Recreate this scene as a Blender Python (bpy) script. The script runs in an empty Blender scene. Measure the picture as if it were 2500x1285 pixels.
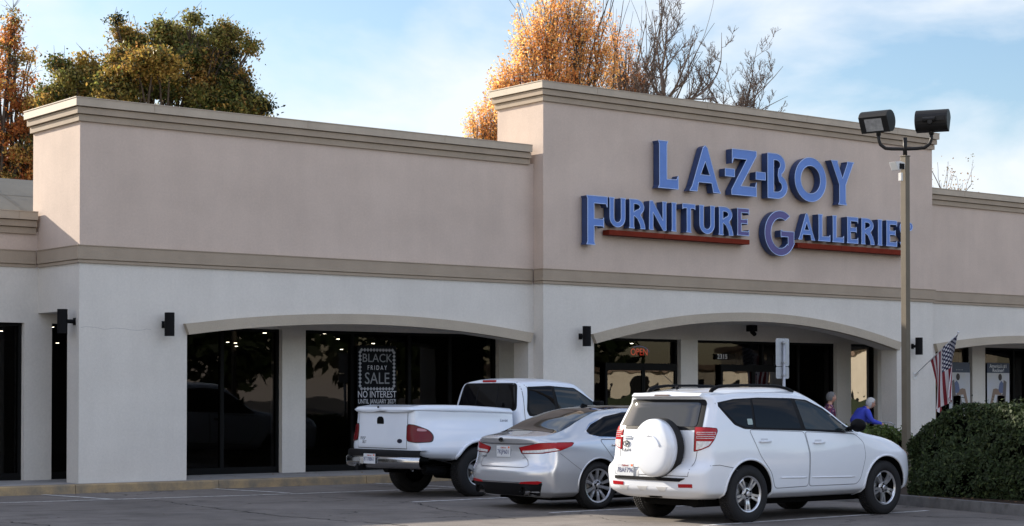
import bpy, bmesh, math, random
import numpy as np
from mathutils import Vector, Matrix, Euler
from mathutils.bvhtree import BVHTree
rnd = random.Random(7)
R = math.radians
sc = bpy.context.scene
COL = sc.collection

# ------------------------------------------------------------------ camera
CAMP = Vector((-13.336, -28.728, 1.593)); YAW = 0.6635; PIT = 0.0204
cd = bpy.data.cameras.new('camera'); cam = bpy.data.objects.new('camera', cd); COL.objects.link(cam)
cam.location = CAMP
cam.rotation_euler = (math.pi/2 + PIT, 0, -YAW)
cd.sensor_width = 36; cd.sensor_fit = 'HORIZONTAL'
cd.lens = 4538.6/2500*36; cd.shift_y = 232.86/2500
cd.clip_start = .1; cd.clip_end = 3000
sc.camera = cam

# ------------------------------------------------------------------ sky, sun, exposure
SUN_EL = R(22.4); SUN_ROT = R(-17.2)
w = bpy.data.worlds.new('World'); sc.world = w; w.use_nodes = True
nt = w.node_tree; N = nt.nodes; Lk = nt.links
bg = N['Background']
sky = N.new('ShaderNodeTexSky'); sky.sky_type = 'NISHITA'; sky.sun_disc = False
sky.sun_elevation = SUN_EL; sky.sun_rotation = SUN_ROT; sky.air_density = 1.0; sky.dust_density = 1.0; sky.ozone_density = 2.0
tc = N.new('ShaderNodeTexCoord'); mp = N.new('ShaderNodeMapping'); mp.inputs['Scale'].default_value = (1.0, 1.0, 2.6)
mp.inputs['Location'].default_value = (.35, .1, .0)
n1 = N.new('ShaderNodeTexNoise'); n1.inputs['Scale'].default_value = 4.2; n1.inputs['Detail'].default_value = 7; n1.inputs['Roughness'].default_value = .52; n1.inputs['Distortion'].default_value = .35
cr = N.new('ShaderNodeValToRGB'); cr.color_ramp.elements[0].position = .46; cr.color_ramp.elements[1].position = .62
cr.color_ramp.elements[0].color = (.06,.06,.06,1); cr.color_ramp.elements[1].color = (.9,.9,.9,1)
mx = N.new('ShaderNodeMix'); mx.data_type = 'RGBA'
hs = N.new('ShaderNodeHueSaturation'); hs.inputs['Saturation'].default_value = 1.14; hs.inputs['Value'].default_value = 1.4
Lk.new(tc.outputs['Generated'], mp.inputs[0]); Lk.new(mp.outputs[0], n1.inputs['Vector']); Lk.new(n1.outputs['Fac'], cr.inputs[0])
Lk.new(cr.outputs[0], mx.inputs['Factor']); Lk.new(sky.outputs[0], hs.inputs['Color']); Lk.new(hs.outputs[0], mx.inputs[6])
mx.inputs[7].default_value = (8.0, 8.4, 8.9, 1)
# added sky boost behind the camera, lifts and warms fill on shaded fronts
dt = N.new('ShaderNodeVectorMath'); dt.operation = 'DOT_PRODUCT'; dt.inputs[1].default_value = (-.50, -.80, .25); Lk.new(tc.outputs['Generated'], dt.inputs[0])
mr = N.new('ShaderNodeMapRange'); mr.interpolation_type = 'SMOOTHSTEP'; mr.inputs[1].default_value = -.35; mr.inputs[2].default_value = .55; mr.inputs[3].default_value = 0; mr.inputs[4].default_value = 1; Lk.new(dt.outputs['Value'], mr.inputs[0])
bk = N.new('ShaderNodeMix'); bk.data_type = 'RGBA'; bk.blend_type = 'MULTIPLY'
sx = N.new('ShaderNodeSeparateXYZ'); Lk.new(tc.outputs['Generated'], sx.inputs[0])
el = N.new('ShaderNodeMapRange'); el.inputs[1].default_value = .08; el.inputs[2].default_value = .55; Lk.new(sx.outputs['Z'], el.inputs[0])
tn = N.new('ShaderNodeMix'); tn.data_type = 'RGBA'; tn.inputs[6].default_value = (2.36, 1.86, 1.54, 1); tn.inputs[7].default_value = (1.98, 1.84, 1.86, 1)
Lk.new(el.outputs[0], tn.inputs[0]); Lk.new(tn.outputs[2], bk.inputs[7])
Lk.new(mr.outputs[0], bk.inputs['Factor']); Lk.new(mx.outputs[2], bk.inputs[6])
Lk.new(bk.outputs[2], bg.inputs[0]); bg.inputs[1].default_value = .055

sd = bpy.data.lights.new('sun', 'SUN'); sun = bpy.data.objects.new('sun', sd); COL.objects.link(sun)
sd.energy = 4.6; sd.angle = R(.6); sd.color = (1.0, .90, .76)
sdir = Vector((math.sin(SUN_ROT)*math.cos(SUN_EL), math.cos(SUN_ROT)*math.cos(SUN_EL), math.sin(SUN_EL)))
sun.rotation_euler = sdir.to_track_quat('Z', 'Y').to_euler()
sc.view_settings.view_transform = 'Standard'; sc.view_settings.look = 'None'; sc.view_settings.gamma = 1
sc.view_settings.exposure = 1.17
sc.render.engine = 'CYCLES'
sc.cycles.max_bounces = 8; sc.cycles.transparent_max_bounces = 12

# ------------------------------------------------------------------ helpers: naming
def props(o, label=None, cat=None, group=None, kind=None):
    if label: o['label'] = label
    if cat: o['category'] = cat
    if group: o['group'] = group
    if kind: o['kind'] = kind
    return o
def thing(name, label, cat, loc=(0,0,0), rz=0, group=None):
    o = bpy.data.objects.new(name, None); COL.objects.link(o)
    o.location = loc; o.rotation_euler = (0,0,rz); o.empty_display_size = .2
    return props(o, label, cat, group)
def link(name, me, mat, parent=None):
    o = bpy.data.objects.new(name, me); COL.objects.link(o)
    if mat is not None:
        for m in (mat if isinstance(mat, (list,tuple)) else [mat]): me.materials.append(m)
    if parent is not None: o.parent = parent
    return o
def copy_tree(o, parent=None):
    c = o.copy(); COL.objects.link(c)
    if parent is not None: c.parent = parent
    for ch in list(o.children): copy_tree(ch, c)
    return c

class MB:
    """collects polygons, builds one mesh"""
    def __init__(s): s.v=[]; s.f=[]; s.mi=[]; s.m=0
    def add(s, vs, fs, m=None):
        o=len(s.v); s.v += [tuple(v) for v in vs]; s.f += [tuple(i+o for i in f) for f in fs]
        s.mi += [s.m if m is None else m]*len(fs)
    def box(s, x0,x1,y0,y1,z0,z1, m=None):
        s.add([(x0,y0,z0),(x1,y0,z0),(x1,y1,z0),(x0,y1,z0),(x0,y0,z1),(x1,y0,z1),(x1,y1,z1),(x0,y1,z1)],
              [(0,3,2,1),(4,5,6,7),(0,1,5,4),(1,2,6,5),(2,3,7,6),(3,0,4,7)], m)
    def obox(s, c, sx,sy,sz, rot=(0,0,0), m=None):
        M = Euler(rot).to_matrix(); c=Vector(c)
        vs=[c+M@Vector((a*sx/2,b*sy/2,d*sz/2)) for d in (-1,1) for a,b in ((-1,-1),(1,-1),(1,1),(-1,1))]
        s.add(vs,[(0,3,2,1),(4,5,6,7),(0,1,5,4),(1,2,6,5),(2,3,7,6),(3,0,4,7)], m)
    def tube(s, pts, rad, n=8, m=None, cap=True, up=None):
        pts=[Vector(p) for p in pts]; rad = rad if isinstance(rad,(list,tuple)) else [rad]*len(pts)
        rings=[]; a=None
        for i,p in enumerate(pts):
            t=(pts[min(i+1,len(pts)-1)]-pts[max(i-1,0)]).normalized()
            if a is None:
                a=t.cross(Vector((0,0,1)))
                if a.length<.05: a=t.cross(Vector((0,1,0)))
            a=(a-t*a.dot(t)).normalized(); b=t.cross(a)
            rings.append([p+(a*math.cos(2*math.pi*k/n)+b*math.sin(2*math.pi*k/n))*rad[i] for k in range(n)])
        vs=[q for r in rings for q in r]; fs=[]
        for i in range(len(pts)-1):
            for k in range(n): fs.append((i*n+k,i*n+(k+1)%n,(i+1)*n+(k+1)%n,(i+1)*n+k))
        if cap: fs.append(tuple(range(n-1,-1,-1))); fs.append(tuple(range((len(pts)-1)*n,len(pts)*n)))
        s.add(vs,fs,m)
    def prism(s, poly, axis, a, b, m=None):
        """poly: 2d pts (XZ for axis Y, YZ for X, XY for Z), extruded a->b"""
        def P(p,t): return {'Y':(p[0],t,p[1]),'X':(t,p[0],p[1]),'Z':(p[0],p[1],t)}[axis]
        n=len(poly); vs=[P(p,a) for p in poly]+[P(p,b) for p in poly]
        fs=[tuple(range(n)),tuple(range(2*n-1,n-1,-1))]+[(i,(i+1)%n+0,(i+1)%n+n,i+n)[::-1] for i in range(n)]
        s.add(vs,fs,m)
    def build(s, name, mat, parent=None, smooth=False, bevel=0, fix=True):
        me=bpy.data.meshes.new(name); me.from_pydata(s.v,[],s.f)
        for p,i in zip(me.polygons,s.mi): p.material_index=i; p.use_smooth=smooth
        if fix or bevel:
            bm=bmesh.new(); bm.from_mesh(me)
            if fix: bmesh.ops.recalc_face_normals(bm, faces=bm.faces)
            if bevel: bmesh.ops.bevel(bm, geom=[e for e in bm.edges if len(e.link_faces)==2 and e.calc_face_angle(0)>.5], offset=bevel, segments=2, affect='EDGES', profile=.6)
            bm.to_mesh(me); bm.free()
        return link(name, me, mat, parent)

# ------------------------------------------------------------------ materials
MATS={}
def mat(name, col, rough=.6, metal=0, spec=.5, coat=0, var=0, vscale=3, bump=0, bscale=60, col2=None, emit=0, streak=0, fine=0):
    if name in MATS: return MATS[name]
    m=bpy.data.materials.new(name); m.use_nodes=True; nt=m.node_tree; b=nt.nodes['Principled BSDF']
    b.inputs['Base Color'].default_value=(*col,1); b.inputs['Roughness'].default_value=rough; b.inputs['Metallic'].default_value=metal
    b.inputs['Specular IOR Level'].default_value=spec
    if coat: b.inputs['Coat Weight'].default_value=coat; b.inputs['Coat Roughness'].default_value=.04
    if emit: b.inputs['Emission Color'].default_value=(*col,1); b.inputs['Emission Strength'].default_value=emit
    tc=nt.nodes.new('ShaderNodeTexCoord')
    if var or streak or fine:
        n=nt.nodes.new('ShaderNodeTexNoise'); n.inputs['Scale'].default_value=vscale; n.inputs['Detail'].default_value=8; n.inputs['Roughness'].default_value=.6
        nt.links.new(tc.outputs['Object'],n.inputs['Vector'])
        r=nt.nodes.new('ShaderNodeValToRGB'); c2=col2 or tuple(c*(1-var) for c in col)
        r.color_ramp.elements[0].position=.32; r.color_ramp.elements[0].color=(*c2,1)
        r.color_ramp.elements[1].position=.68; r.color_ramp.elements[1].color=(*(min(1,c*(1+var*.4)) for c in col),1)
        nt.links.new(n.outputs['Fac'],r.inputs[0]); out=r.outputs[0]
        if streak:
            mpg=nt.nodes.new('ShaderNodeMapping'); mpg.inputs['Scale'].default_value=(2.2,2.2,.22)
            n2=nt.nodes.new('ShaderNodeTexNoise'); n2.inputs['Scale'].default_value=2.5; n2.inputs['Detail'].default_value=6
            nt.links.new(tc.outputs['Object'],mpg.inputs[0]); nt.links.new(mpg.outputs[0],n2.inputs['Vector'])
            r2=nt.nodes.new('ShaderNodeMapRange'); r2.inputs[1].default_value=.3; r2.inputs[2].default_value=.7; r2.inputs[3].default_value=1-streak; r2.inputs[4].default_value=1+streak*.4
            nt.links.new(n2.outputs['Fac'],r2.inputs[0])
            mm=nt.nodes.new('ShaderNodeVectorMath'); mm.operation='SCALE'; nt.links.new(out,mm.inputs[0]); nt.links.new(r2.outputs[0],mm.inputs['Scale']); out=mm.outputs[0]
        if fine:
            n3=nt.nodes.new('ShaderNodeTexNoise'); n3.inputs['Scale'].default_value=vscale*30; n3.inputs['Detail'].default_value=4
            nt.links.new(tc.outputs['Object'],n3.inputs['Vector'])
            r3=nt.nodes.new('ShaderNodeMapRange'); r3.inputs[1].default_value=.3; r3.inputs[2].default_value=.7; r3.inputs[3].default_value=1-fine; r3.inputs[4].default_value=1+fine
            nt.links.new(n3.outputs['Fac'],r3.inputs[0])
            mm=nt.nodes.new('ShaderNodeVectorMath'); mm.operation='SCALE'; nt.links.new(out,mm.inputs[0]); nt.links.new(r3.outputs[0],mm.inputs['Scale']); out=mm.outputs[0]
        nt.links.new(out,b.inputs['Base Color'])
    if bump:
        n=nt.nodes.new('ShaderNodeTexNoise'); n.inputs['Scale'].default_value=bscale; n.inputs['Detail'].default_value=5
        nt.links.new(tc.outputs['Object'],n.inputs['Vector'])
        bp=nt.nodes.new('ShaderNodeBump'); bp.inputs['Strength'].default_value=bump; bp.inputs['Distance'].default_value=.01
        nt.links.new(n.outputs['Fac'],bp.inputs['Height']); nt.links.new(bp.outputs[0],b.inputs['Normal'])
    MATS[name]=m; return m
def thin_glass(name, tint=(.3,.3,.3), refl=1.0, wav=0.0, rough=.01, ior=1.5):
    m=bpy.data.materials.new(name); m.use_nodes=True; nt=m.node_tree; nt.nodes.clear()
    o=nt.nodes.new('ShaderNodeOutputMaterial'); t=nt.nodes.new('ShaderNodeBsdfTransparent'); t.inputs[0].default_value=(*tint,1)
    g=nt.nodes.new('ShaderNodeBsdfGlossy'); g.inputs['Roughness'].default_value=rough; g.inputs[0].default_value=(refl,refl,refl,1)
    f=nt.nodes.new('ShaderNodeFresnel'); f.inputs[0].default_value=ior; mx=nt.nodes.new('ShaderNodeMixShader')
    if wav:
        tc=nt.nodes.new('ShaderNodeTexCoord'); n=nt.nodes.new('ShaderNodeTexNoise'); n.inputs['Scale'].default_value=.9; n.inputs['Detail'].default_value=2.5; n.inputs['Roughness'].default_value=.35
        bp=nt.nodes.new('ShaderNodeBump'); bp.inputs['Strength'].default_value=1; bp.inputs['Distance'].default_value=wav
        nt.links.new(tc.outputs['Object'],n.inputs['Vector']); nt.links.new(n.outputs['Fac'],bp.inputs['Height']); nt.links.new(bp.outputs[0],g.inputs['Normal'])
    nt.links.new(f.outputs[0],mx.inputs[0]); nt.links.new(t.outputs[0],mx.inputs[1]); nt.links.new(g.outputs[0],mx.inputs[2]); nt.links.new(mx.outputs[0],o.inputs[0])
    return m
M_up   = mat('stucco_pink_beige',(.555,.455,.385),.93,spec=.2,var=.10,vscale=.9,bump=.35,bscale=70,streak=.03,fine=.04)
M_low  = mat('stucco_off_white',(.635,.605,.555),.93,spec=.2,var=.08,vscale=.8,bump=.35,bscale=70,streak=.025,fine=.04)
M_trim = mat('trim_taupe',(.355,.29,.222),.85,spec=.2,var=.10,vscale=2,bump=.25,bscale=80,fine=.05)
M_cap  = mat('cap_taupe',(.43,.365,.285),.6,spec=.3,var=.08,vscale=2,streak=.05)
M_arch = mat('arch_taupe',(.42,.365,.29),.9,spec=.2,var=.10,vscale=1.5,bump=.25,bscale=80,fine=.06)
M_black= mat('black_metal',(.004,.004,.005),.6,spec=.12)
M_frame= mat('dark_bronze_frame',(.005,.005,.005),.6,spec=.12)
M_glass= thin_glass('shop_glass',(.26,.27,.28),.5,wav=.002)
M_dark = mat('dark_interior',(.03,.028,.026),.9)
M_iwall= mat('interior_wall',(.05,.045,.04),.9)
M_spot = mat('spot_light',(1,.86,.62),.5,emit=14)
M_conc = mat('walk_concrete',(.30,.29,.275),.95,spec=.2,var=.22,vscale=2.2,bump=.3,bscale=60,fine=.10)
M_plastic = mat('black_plastic',(.008,.008,.008),.6,spec=.15)
M_chrome = mat('chrome',(.75,.75,.77),.10,metal=1)
M_white = mat('white_print',(.75,.76,.78),.6)

# ------------------------------------------------------------------ ground
def mat_asphalt():
    m=bpy.data.materials.new('asphalt'); m.use_nodes=True; nt=m.node_tree; b=nt.nodes['Principled BSDF']; L=nt.links
    tc=nt.nodes.new('ShaderNodeTexCoord')
    def noise(s,d=6,r=.6,dist=0):
        n=nt.nodes.new('ShaderNodeTexNoise'); n.inputs['Scale'].default_value=s; n.inputs['Detail'].default_value=d; n.inputs['Roughness'].default_value=r; n.inputs['Distortion'].default_value=dist
        L.new(tc.outputs['Object'],n.inputs['Vector']); return n
    def rng(o,a,bb,c,d):
        r=nt.nodes.new('ShaderNodeMapRange'); r.inputs[1].default_value=a; r.inputs[2].default_value=bb; r.inputs[3].default_value=c; r.inputs[4].default_value=d
        L.new(o,r.inputs[0]); return r.outputs[0]
    def mul(a,bb):
        n=nt.nodes.new('ShaderNodeMath'); n.operation='MULTIPLY'; L.new(a,n.inputs[0]); L.new(bb,n.inputs[1]); return n.outputs[0]
    big=rng(noise(.35,5).outputs['Fac'],.3,.7,.74,1.22); mid=rng(noise(2.5,6).outputs['Fac'],.3,.7,.85,1.13); fin=rng(noise(90,3).outputs['Fac'],.3,.7,.72,1.3)
    # cracks: voronoi edges broken up
    vn=noise(1.2,4); add=nt.nodes.new('ShaderNodeVectorMath'); add.operation='MULTIPLY_ADD'; add.inputs[1].default_value=(.9,.9,.9)
    L.new(vn.outputs['Color'],add.inputs[0]); L.new(tc.outputs['Object'],add.inputs[2])
    vo=nt.nodes.new('ShaderNodeTexVoronoi'); vo.feature='DISTANCE_TO_EDGE'; vo.inputs['Scale'].default_value=.30; L.new(add.outputs[0],vo.inputs['Vector'])
    ck=rng(vo.outputs['Distance'],.002,.007,.25,1); msk=rng(noise(.5,3).outputs['Fac'],.46,.54,0,1)
    mxx=nt.nodes.new('ShaderNodeMix'); mxx.data_type='FLOAT'; L.new(msk,mxx.inputs[0]); mxx.inputs[2].default_value=1; L.new(ck,mxx.inputs[3])
    spot=rng(noise(1.1,3).outputs['Fac'],.60,.70,1,.68)
    v=mul(mul(mul(big,mid),mul(fin,mxx.outputs[0])),spot)
    sc_=nt.nodes.new('ShaderNodeVectorMath'); sc_.operation='SCALE'; sc_.inputs[0].default_value=(.166,.148,.132); L.new(v,sc_.inputs['Scale']); L.new(sc_.outputs[0],b.inputs['Base Color'])
    b.inputs['Roughness'].default_value=.93; b.inputs['Specular IOR Level'].default_value=.2
    bp=nt.nodes.new('ShaderNodeBump'); bp.inputs['Strength'].default_value=.4; bp.inputs['Distance'].default_value=.01; L.new(noise(90,3).outputs['Fac'],bp.inputs['Height']); L.new(bp.outputs[0],b.inputs['Normal'])
    return m
M_asph=mat_asphalt()
g=MB(); g.add([(-600,-600,0),(600,-600,0),(600,600,0),(-600,600,0)],[(0,1,2,3)])
props(g.build('parking_lot',M_asph),kind='structure')
# walkway slab
g=MB()
xs=[-26]+[x for x in np.arange(-24.0,34,3.05)]+[34]
for a,b in zip(xs[:-1],xs[1:]): g.box(a+.004,b-.004,-.155,1.9,-.1,.148)
g.box(-26,34,-.16,1.89,-.1,.140)
props(g.build('sidewalk',M_conc),kind='structure')
M_kerb=mat('kerb_faded_yellow',(.33,.24,.13),.9,spec=.2,var=.4,vscale=3.0,col2=(.17,.15,.12),bump=.3,bscale=50,fine=.12)
g=MB()
kx=[-26,-12.2,-6.1,-3.2,-.2,2.45,5.5,8.6,11.6,14.7,17.8,21,34]
for a,b in zip(kx[:-1],kx[1:]):
    g.prism([(-.345,-.1),(-.33,.0),(-.318,.128),(-.30,.146),(-.16,.150),(-.16,-.1)],'X',a+.005,b-.005)
props(g.build('kerb',M_kerb),kind='structure')
# painted lines
M_paint=mat('line_paint',(.66,.65,.63),.85,spec=.2,var=.5,vscale=9,col2=(.30,.285,.27),fine=.15)
g=MB()
def pline(a,b,w_=.10,z=.004):
    a=Vector((*a,z)); b=Vector((*b,z)); d=(b-a).normalized(); n=Vector((-d.y,d.x,0))*w_/2
    g.add([a-n,b-n,b+n,a+n],[(0,1,2,3)])
pline((-14,-.95),(2.45,-2.60),.09)
pline((2.50,-2.60),(13.5,-2.72),.09)
for x in (-4.0,-.80,2.32,5.62,8.9,12.1): pline((x,-.42),(x+.30,-2.40),.10,.008)
pline((2.75,-5.73),(9.6,-5.35),.10); pline((2.75,-9.0),(9.3,-8.93),.10); pline((2.62,-12.13),(7.2,-11.86),.10)
pline((2.75,-15.3),(7.2,-15.1),.10)
for X in (-22,-19,-16,-13,-10,-7,-4): pline((X,-30),(X+.0,-35),.1)
props(g.build('parking_lines',M_paint),kind='structure')
# old cracks filled with dark grit, and oil drips in the stalls
g=MB()
def crack(pts,wd=.028):
    P=[Vector((x,y,.0)) for x,y in pts]; q=[]
    for a,b in zip(P[:-1],P[1:]):
        n=max(2,int((b-a).length/.12))
        for i in range(n): q.append(a.lerp(b,i/n)+Vector((rnd.uniform(-.045,.045),rnd.uniform(-.045,.045),.0032)))
    for a,b in zip(q[:-1],q[1:]):
        d=(b-a).normalized(); n=Vector((-d.y,d.x,0))*wd*rnd.uniform(.3,.65); g.add([a-n,b-n*.8,b+n*.8,a+n],[(0,1,2,3)])
crack([(.0,-2.2),(-.23,-4.13),(-.39,-5.6),(-.5,-7.5),(-.2,-10)]); crack([(-3.83,-6.2),(-3.8,-6.7),(-3.7,-7.1),(-4.4,-8.5)]); crack([(2.59,-6.07),(1.94,-7.6),(1.73,-8.7),(1.55,-9.8)],.022)
crack([(2.43,-3.36),(2.38,-4.5),(2.65,-5.0)],.02); crack([(-.23,-4.13),(-1.6,-4.6),(-3.0,-4.3)],.02); crack([(-.4,-5.6),(.7,-6.4),(1.94,-7.6)],.018); crack([(-2.2,-3.1),(-1.2,-3.4),(0,-3.2)],.016)
props(g.build('pavement_cracks',mat('crack_grit',(.035,.033,.031),.95,spec=.1),fix=False),kind='structure')
# fallen leaves & grit on walk and lot
M_litter=mat('dry_leaf',(.20,.10,.04),.8,var=.5,vscale=8)
g=MB()
def leaflet(mb,p,s,m=None):
    a=rnd.uniform(0,6.28); t=Vector((math.cos(a),math.sin(a),rnd.uniform(-.15,.3)))*s; q=Vector((-math.sin(a),math.cos(a),rnd.uniform(-.2,.3)))*s*.5
    p=Vector(p); mb.add([p-t,p+q,p+t,p-q],[(0,1,2,3)],m)
for i in range(70): leaflet(g,(rnd.uniform(-1,9),rnd.gauss(-.55,.12),.012),rnd.uniform(.012,.03))
for i in range(60): leaflet(g,(rnd.uniform(2.4,9.6),rnd.uniform(.1,1.5),.162),rnd.uniform(.015,.035))
for i in range(90): leaflet(g,(rnd.uniform(-4,9),rnd.uniform(-14,-2),.012),rnd.uniform(.008,.022))
for i in range(130): t=rnd.random(); leaflet(g,(8.1-.7*t+rnd.uniform(-.25,.5),-10.6-2.7*t,.16 if rnd.random()<.0 else .015+.13*(rnd.random()<.6)),rnd.uniform(.015,.035))
props(g.build('fallen_leaves',M_litter,fix=False),kind='stuff')

# ------------------------------------------------------------------ building
bld = thing('retail_building','long stucco shopping building with arched arcade and taupe cornice','building')
def arcpts(x0,x1,z0,rise,n=36,off=0):
    c=(x0+x1)/2; h=(x1-x0)/2; Rr=(h*h+rise*rise)/(2*rise); zc=z0+rise-Rr; out=[]
    a=math.asin(h/Rr)
    for i in range(n+1):
        t=-a+2*a*i/n; out.append((c+(Rr+off)*math.sin(t), zc+(Rr+off)*math.cos(t)))
    return out
ZT=3.82
def screen(name, X0,X1,Y0,th, ax0,ax1,az,rise, ztop, endcap=True):
    """front wall with arched opening: lower off-white part and upper pink part"""
    g=MB(); arc=arcpts(ax0,ax1,az,rise)
    for (xa,za),(xb,zb_) in zip(arc[:-1],arc[1:]):
        g.add([(xa,Y0,za),(xb,Y0,zb_),(xb,Y0,ZT),(xa,Y0,ZT),(xa,Y0+th,za),(xb,Y0+th,zb_),(xb,Y0+th,ZT),(xa,Y0+th,ZT)],[(0,1,2,3),(4,7,6,5),(0,4,5,1),(3,2,6,7)])
    g.box(X0,ax0,Y0,Y0+th,.02,ZT); g.box(ax1,X1,Y0,Y0+th,.02,ZT)
    o=g.build(name,M_low,bld,fix=True)
    return o
def archtrim(ax0,ax1,az,rise,Y0,wd=.185):
    g=MB(); inner=arcpts(ax0,ax1,az,rise); outer=arcpts(ax0,ax1,az,rise,off=wd)
    # slanted ends reach a little past the jamb
    outer[0]=(outer[0][0]-.05,outer[0][1]+.0); outer[-1]=(outer[-1][0]+.05,outer[-1][1]); 
    yf=Y0-.09; yb=Y0+.05; n=len(inner); ds=-.004
    V=[(x,yf,z+ds) for x,z in inner]+[(x,yf,z) for x,z in outer]+[(x,yb,z+ds) for x,z in inner]+[(x,yb,z) for x,z in outer]
    F=[]
    for i in range(n-1):
        F+=[(i,i+1,n+i+1,n+i),(2*n+i,3*n+i,3*n+i+1,2*n+i+1),(i,2*n+i,2*n+i+1,i+1),(n+i,n+i+1,3*n+i+1,3*n+i)]
    F+=[(0,n,3*n,2*n),(n-1,3*n-1,4*n-1,2*n-1)]
    g.add(V,F); return g.build('arch_trim',M_arch,bld)
LW=(0,9.669); TW=(9.669,21.49); RW=(21.49,33.0)
screen('front_wall',0,9.667,0,.46, 2.0,9.53,2.66,.262,0)
screen('front_wall',9.669,21.49,-.3,.46, 10.98,20.2,2.66,.552,0)
screen('front_wall',21.492,33,0,.46, 21.95,29.48,2.66,.262,0)
archtrim(2.0,9.53,2.66,.262,0); archtrim(10.98,20.2,2.66,.552,-.3); archtrim(21.95,29.48,2.66,.262,0)
# crack line in the left pillar stucco
g=MB(); pts=[(.03+.08*i,-.0015,2.735+.012*math.sin(i*.9)+rnd.uniform(-.006,.006)-.001*i) for i in range(17)]
for a,b in zip(pts[:-1],pts[1:]): g.add([a,b,(b[0],b[1],b[2]+.006),(a[0],a[1],a[2]+.006)],[(0,1,2,3)])
g.build('stucco_crack',mat('crack',(.36,.35,.34),.9),bld)
# arcade header blocks behind the screens (off white), soffit
g=MB(); g.box(0,9.667,.461,1.72,3.03,ZT); g.box(9.671,21.488,.161,1.72,3.22,ZT); g.box(21.494,33,.461,1.72,3.03,ZT)
g.build('arcade_soffit',M_low,bld)
# returns + upper walls
g=MB(); g.box(0,9.667,0,1.88,ZT,6.20); g.build('upper_wall',M_up,bld)
g=MB(); g.box(9.669,21.49,-.3,1.18,ZT,7.45); g.box(9.67,21.489,1.18,1.75,ZT,4.4); g.build('upper_wall',M_up,bld)
g=MB(); g.box(21.492,33,0,1.88,ZT,6.20); g.build('upper_wall',M_up,bld)
g=MB(); g.box(-20,-.002,1.67,2.1,ZT,4.44); g.build('upper_wall',M_up,bld)
# window wall: pilasters and header
g=MB()
PIL=[(-5.4,-4.88),(-.25,.25),(4.885,5.40),(10.06,10.58),(15.18,15.70),(20.31,20.80),(21.76,22.3),(25.42,25.94),(30.5,31.0)]
for a,b in PIL: g.box(a,b,1.63,2.05,.148,2.86 if a>=-.3 else 2.86)
g.box(-20,-10.2,1.63,2.05,.148,2.86)
g.box(-20,-.002,1.655,2.05,2.86,ZT); g.box(-.002,33,1.655,2.05,2.86,3.5)
g.build('shopfront_wall',M_low,bld)
# windows between pilasters
def window(x0,x1,mull,z0=.15,z1=2.86,door=False,glass=None):
    fr=MB(); t=.055
    fr.box(x0,x1,1.75,1.85,z1-t,z1); fr.box(x0,x1,1.75,1.85,z0,z0+.12)
    fr.box(x0,x0+t,1.751,1.849,z0+.12,z1-t); fr.box(x1-t,x1,1.751,1.849,z0+.12,z1-t)
    for m_ in mull: fr.box(m_-.035,m_+.035,1.752,1.848,z0+.12,z1-t)
    f=fr.build('window',M_frame,bld)
    g=MB(); edges=[x0+t]+list(mull)+[x1-t]
    for i,(a,b) in enumerate(zip(edges[:-1],edges[1:])):
        dy=rnd.uniform(-.006,.006); g.add([(a,1.80-dy,z0+.1),(b,1.80+dy,z0+.1),(b,1.80+dy*1.3,z1-.03),(a,1.80-dy*.4,z1-.03)],[(0,1,2,3)])
    g.build('pane',glass or M_glass,f,fix=False)
    return f
window(-10.2,-5.4,[-7.8]); window(-4.88,-.25,[-2.6]); window(.25,4.885,[1.9,3.67]); window(5.40,10.06,[6.55,7.9,8.9])
window(10.58,15.18,[11.7,12.6]); window(15.70,20.31,[17.9,19.1]); 
M_refl=thin_glass('mirror_glass',(.15,.15,.15),.62,wav=.012,ior=5)
window(20.80,21.76,[],glass=M_refl)
window(22.3,25.42,[23.9]); window(25.94,30.5,[27.3,29.0])
# glazed entrance doors
def door(x0,x1,cx,zt=2.25):
    d=MB()
    d.box(x0,x1,1.70,1.748,zt,zt+.07)
    for a,b in ((x0,x0+.06),(cx-.045,cx-.004),(cx+.004,cx+.045),(x1-.06,x1)): d.box(a,b,1.702,1.747,.15,zt)
    d.box(x0+.06,cx-.045,1.703,1.746,.15,.40); d.box(cx+.045,x1-.06,1.703,1.746,.15,.40)
    d.box(x0+.06,cx-.045,1.703,1.746,zt-.09,zt); d.box(cx+.045,x1-.06,1.703,1.746,zt-.09,zt)
    o=d.build('door',M_frame,bld)
    for x in (cx-.10,cx+.10):
        h=MB(); h.tube([(x,1.66,1.0),(x,1.66,1.35)],.012,8); h.build('handle',M_chrome,o)
    p=MB(); p.add([(x0+.06,1.725,.4),(cx-.045,1.725,.4),(cx-.045,1.725,zt-.09),(x0+.06,1.725,zt-.09)],[(0,1,2,3)])
    p.add([(cx+.045,1.726,.4),(x1-.06,1.726,.4),(x1-.06,1.726,zt-.09),(cx+.045,1.726,zt-.09)],[(0,1,2,3)])
    p.build('pane',M_doorg,o,fix=False)
M_doorg=thin_glass('door_glass',(.2,.2,.2),.62,wav=.009,ior=2.4)
door(13.02,15.12,14.13); door(16.5,18.6,17.55)
# belt course
def band(g,segs,z0,z1,out,lip=None):
    for (x0,x1,y0,yb) in segs: g.box(x0-out,x1+out,y0-out,yb,z0,z1)
g=MB()
def belt(x0,x1,y,left,right,yret):
    for z0,z1,o in ((3.815,3.862,.035),(3.862,3.876,.012),(3.876,4.098,.05),(4.098,4.112,.062)):
        a=x0-(o if left else 0); b=x1+(o if right else 0)
        g.box(a,b,y-o,y-.001,z0,z1)
        if left: g.box(x0-o,x0-.001,y-.001,yret,z0,z1)
        if right: g.box(x1+.001,x1+o,y-.001,yret,z0,z1)
belt(0,9.605,0,True,False,1.6); belt(9.669,21.49,-.3,True,True,-.065); belt(21.56,33,0,False,False,0)
belt(-20,-.055,1.67,False,False,0)
g.build('belt_course',M_trim,bld)
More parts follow.
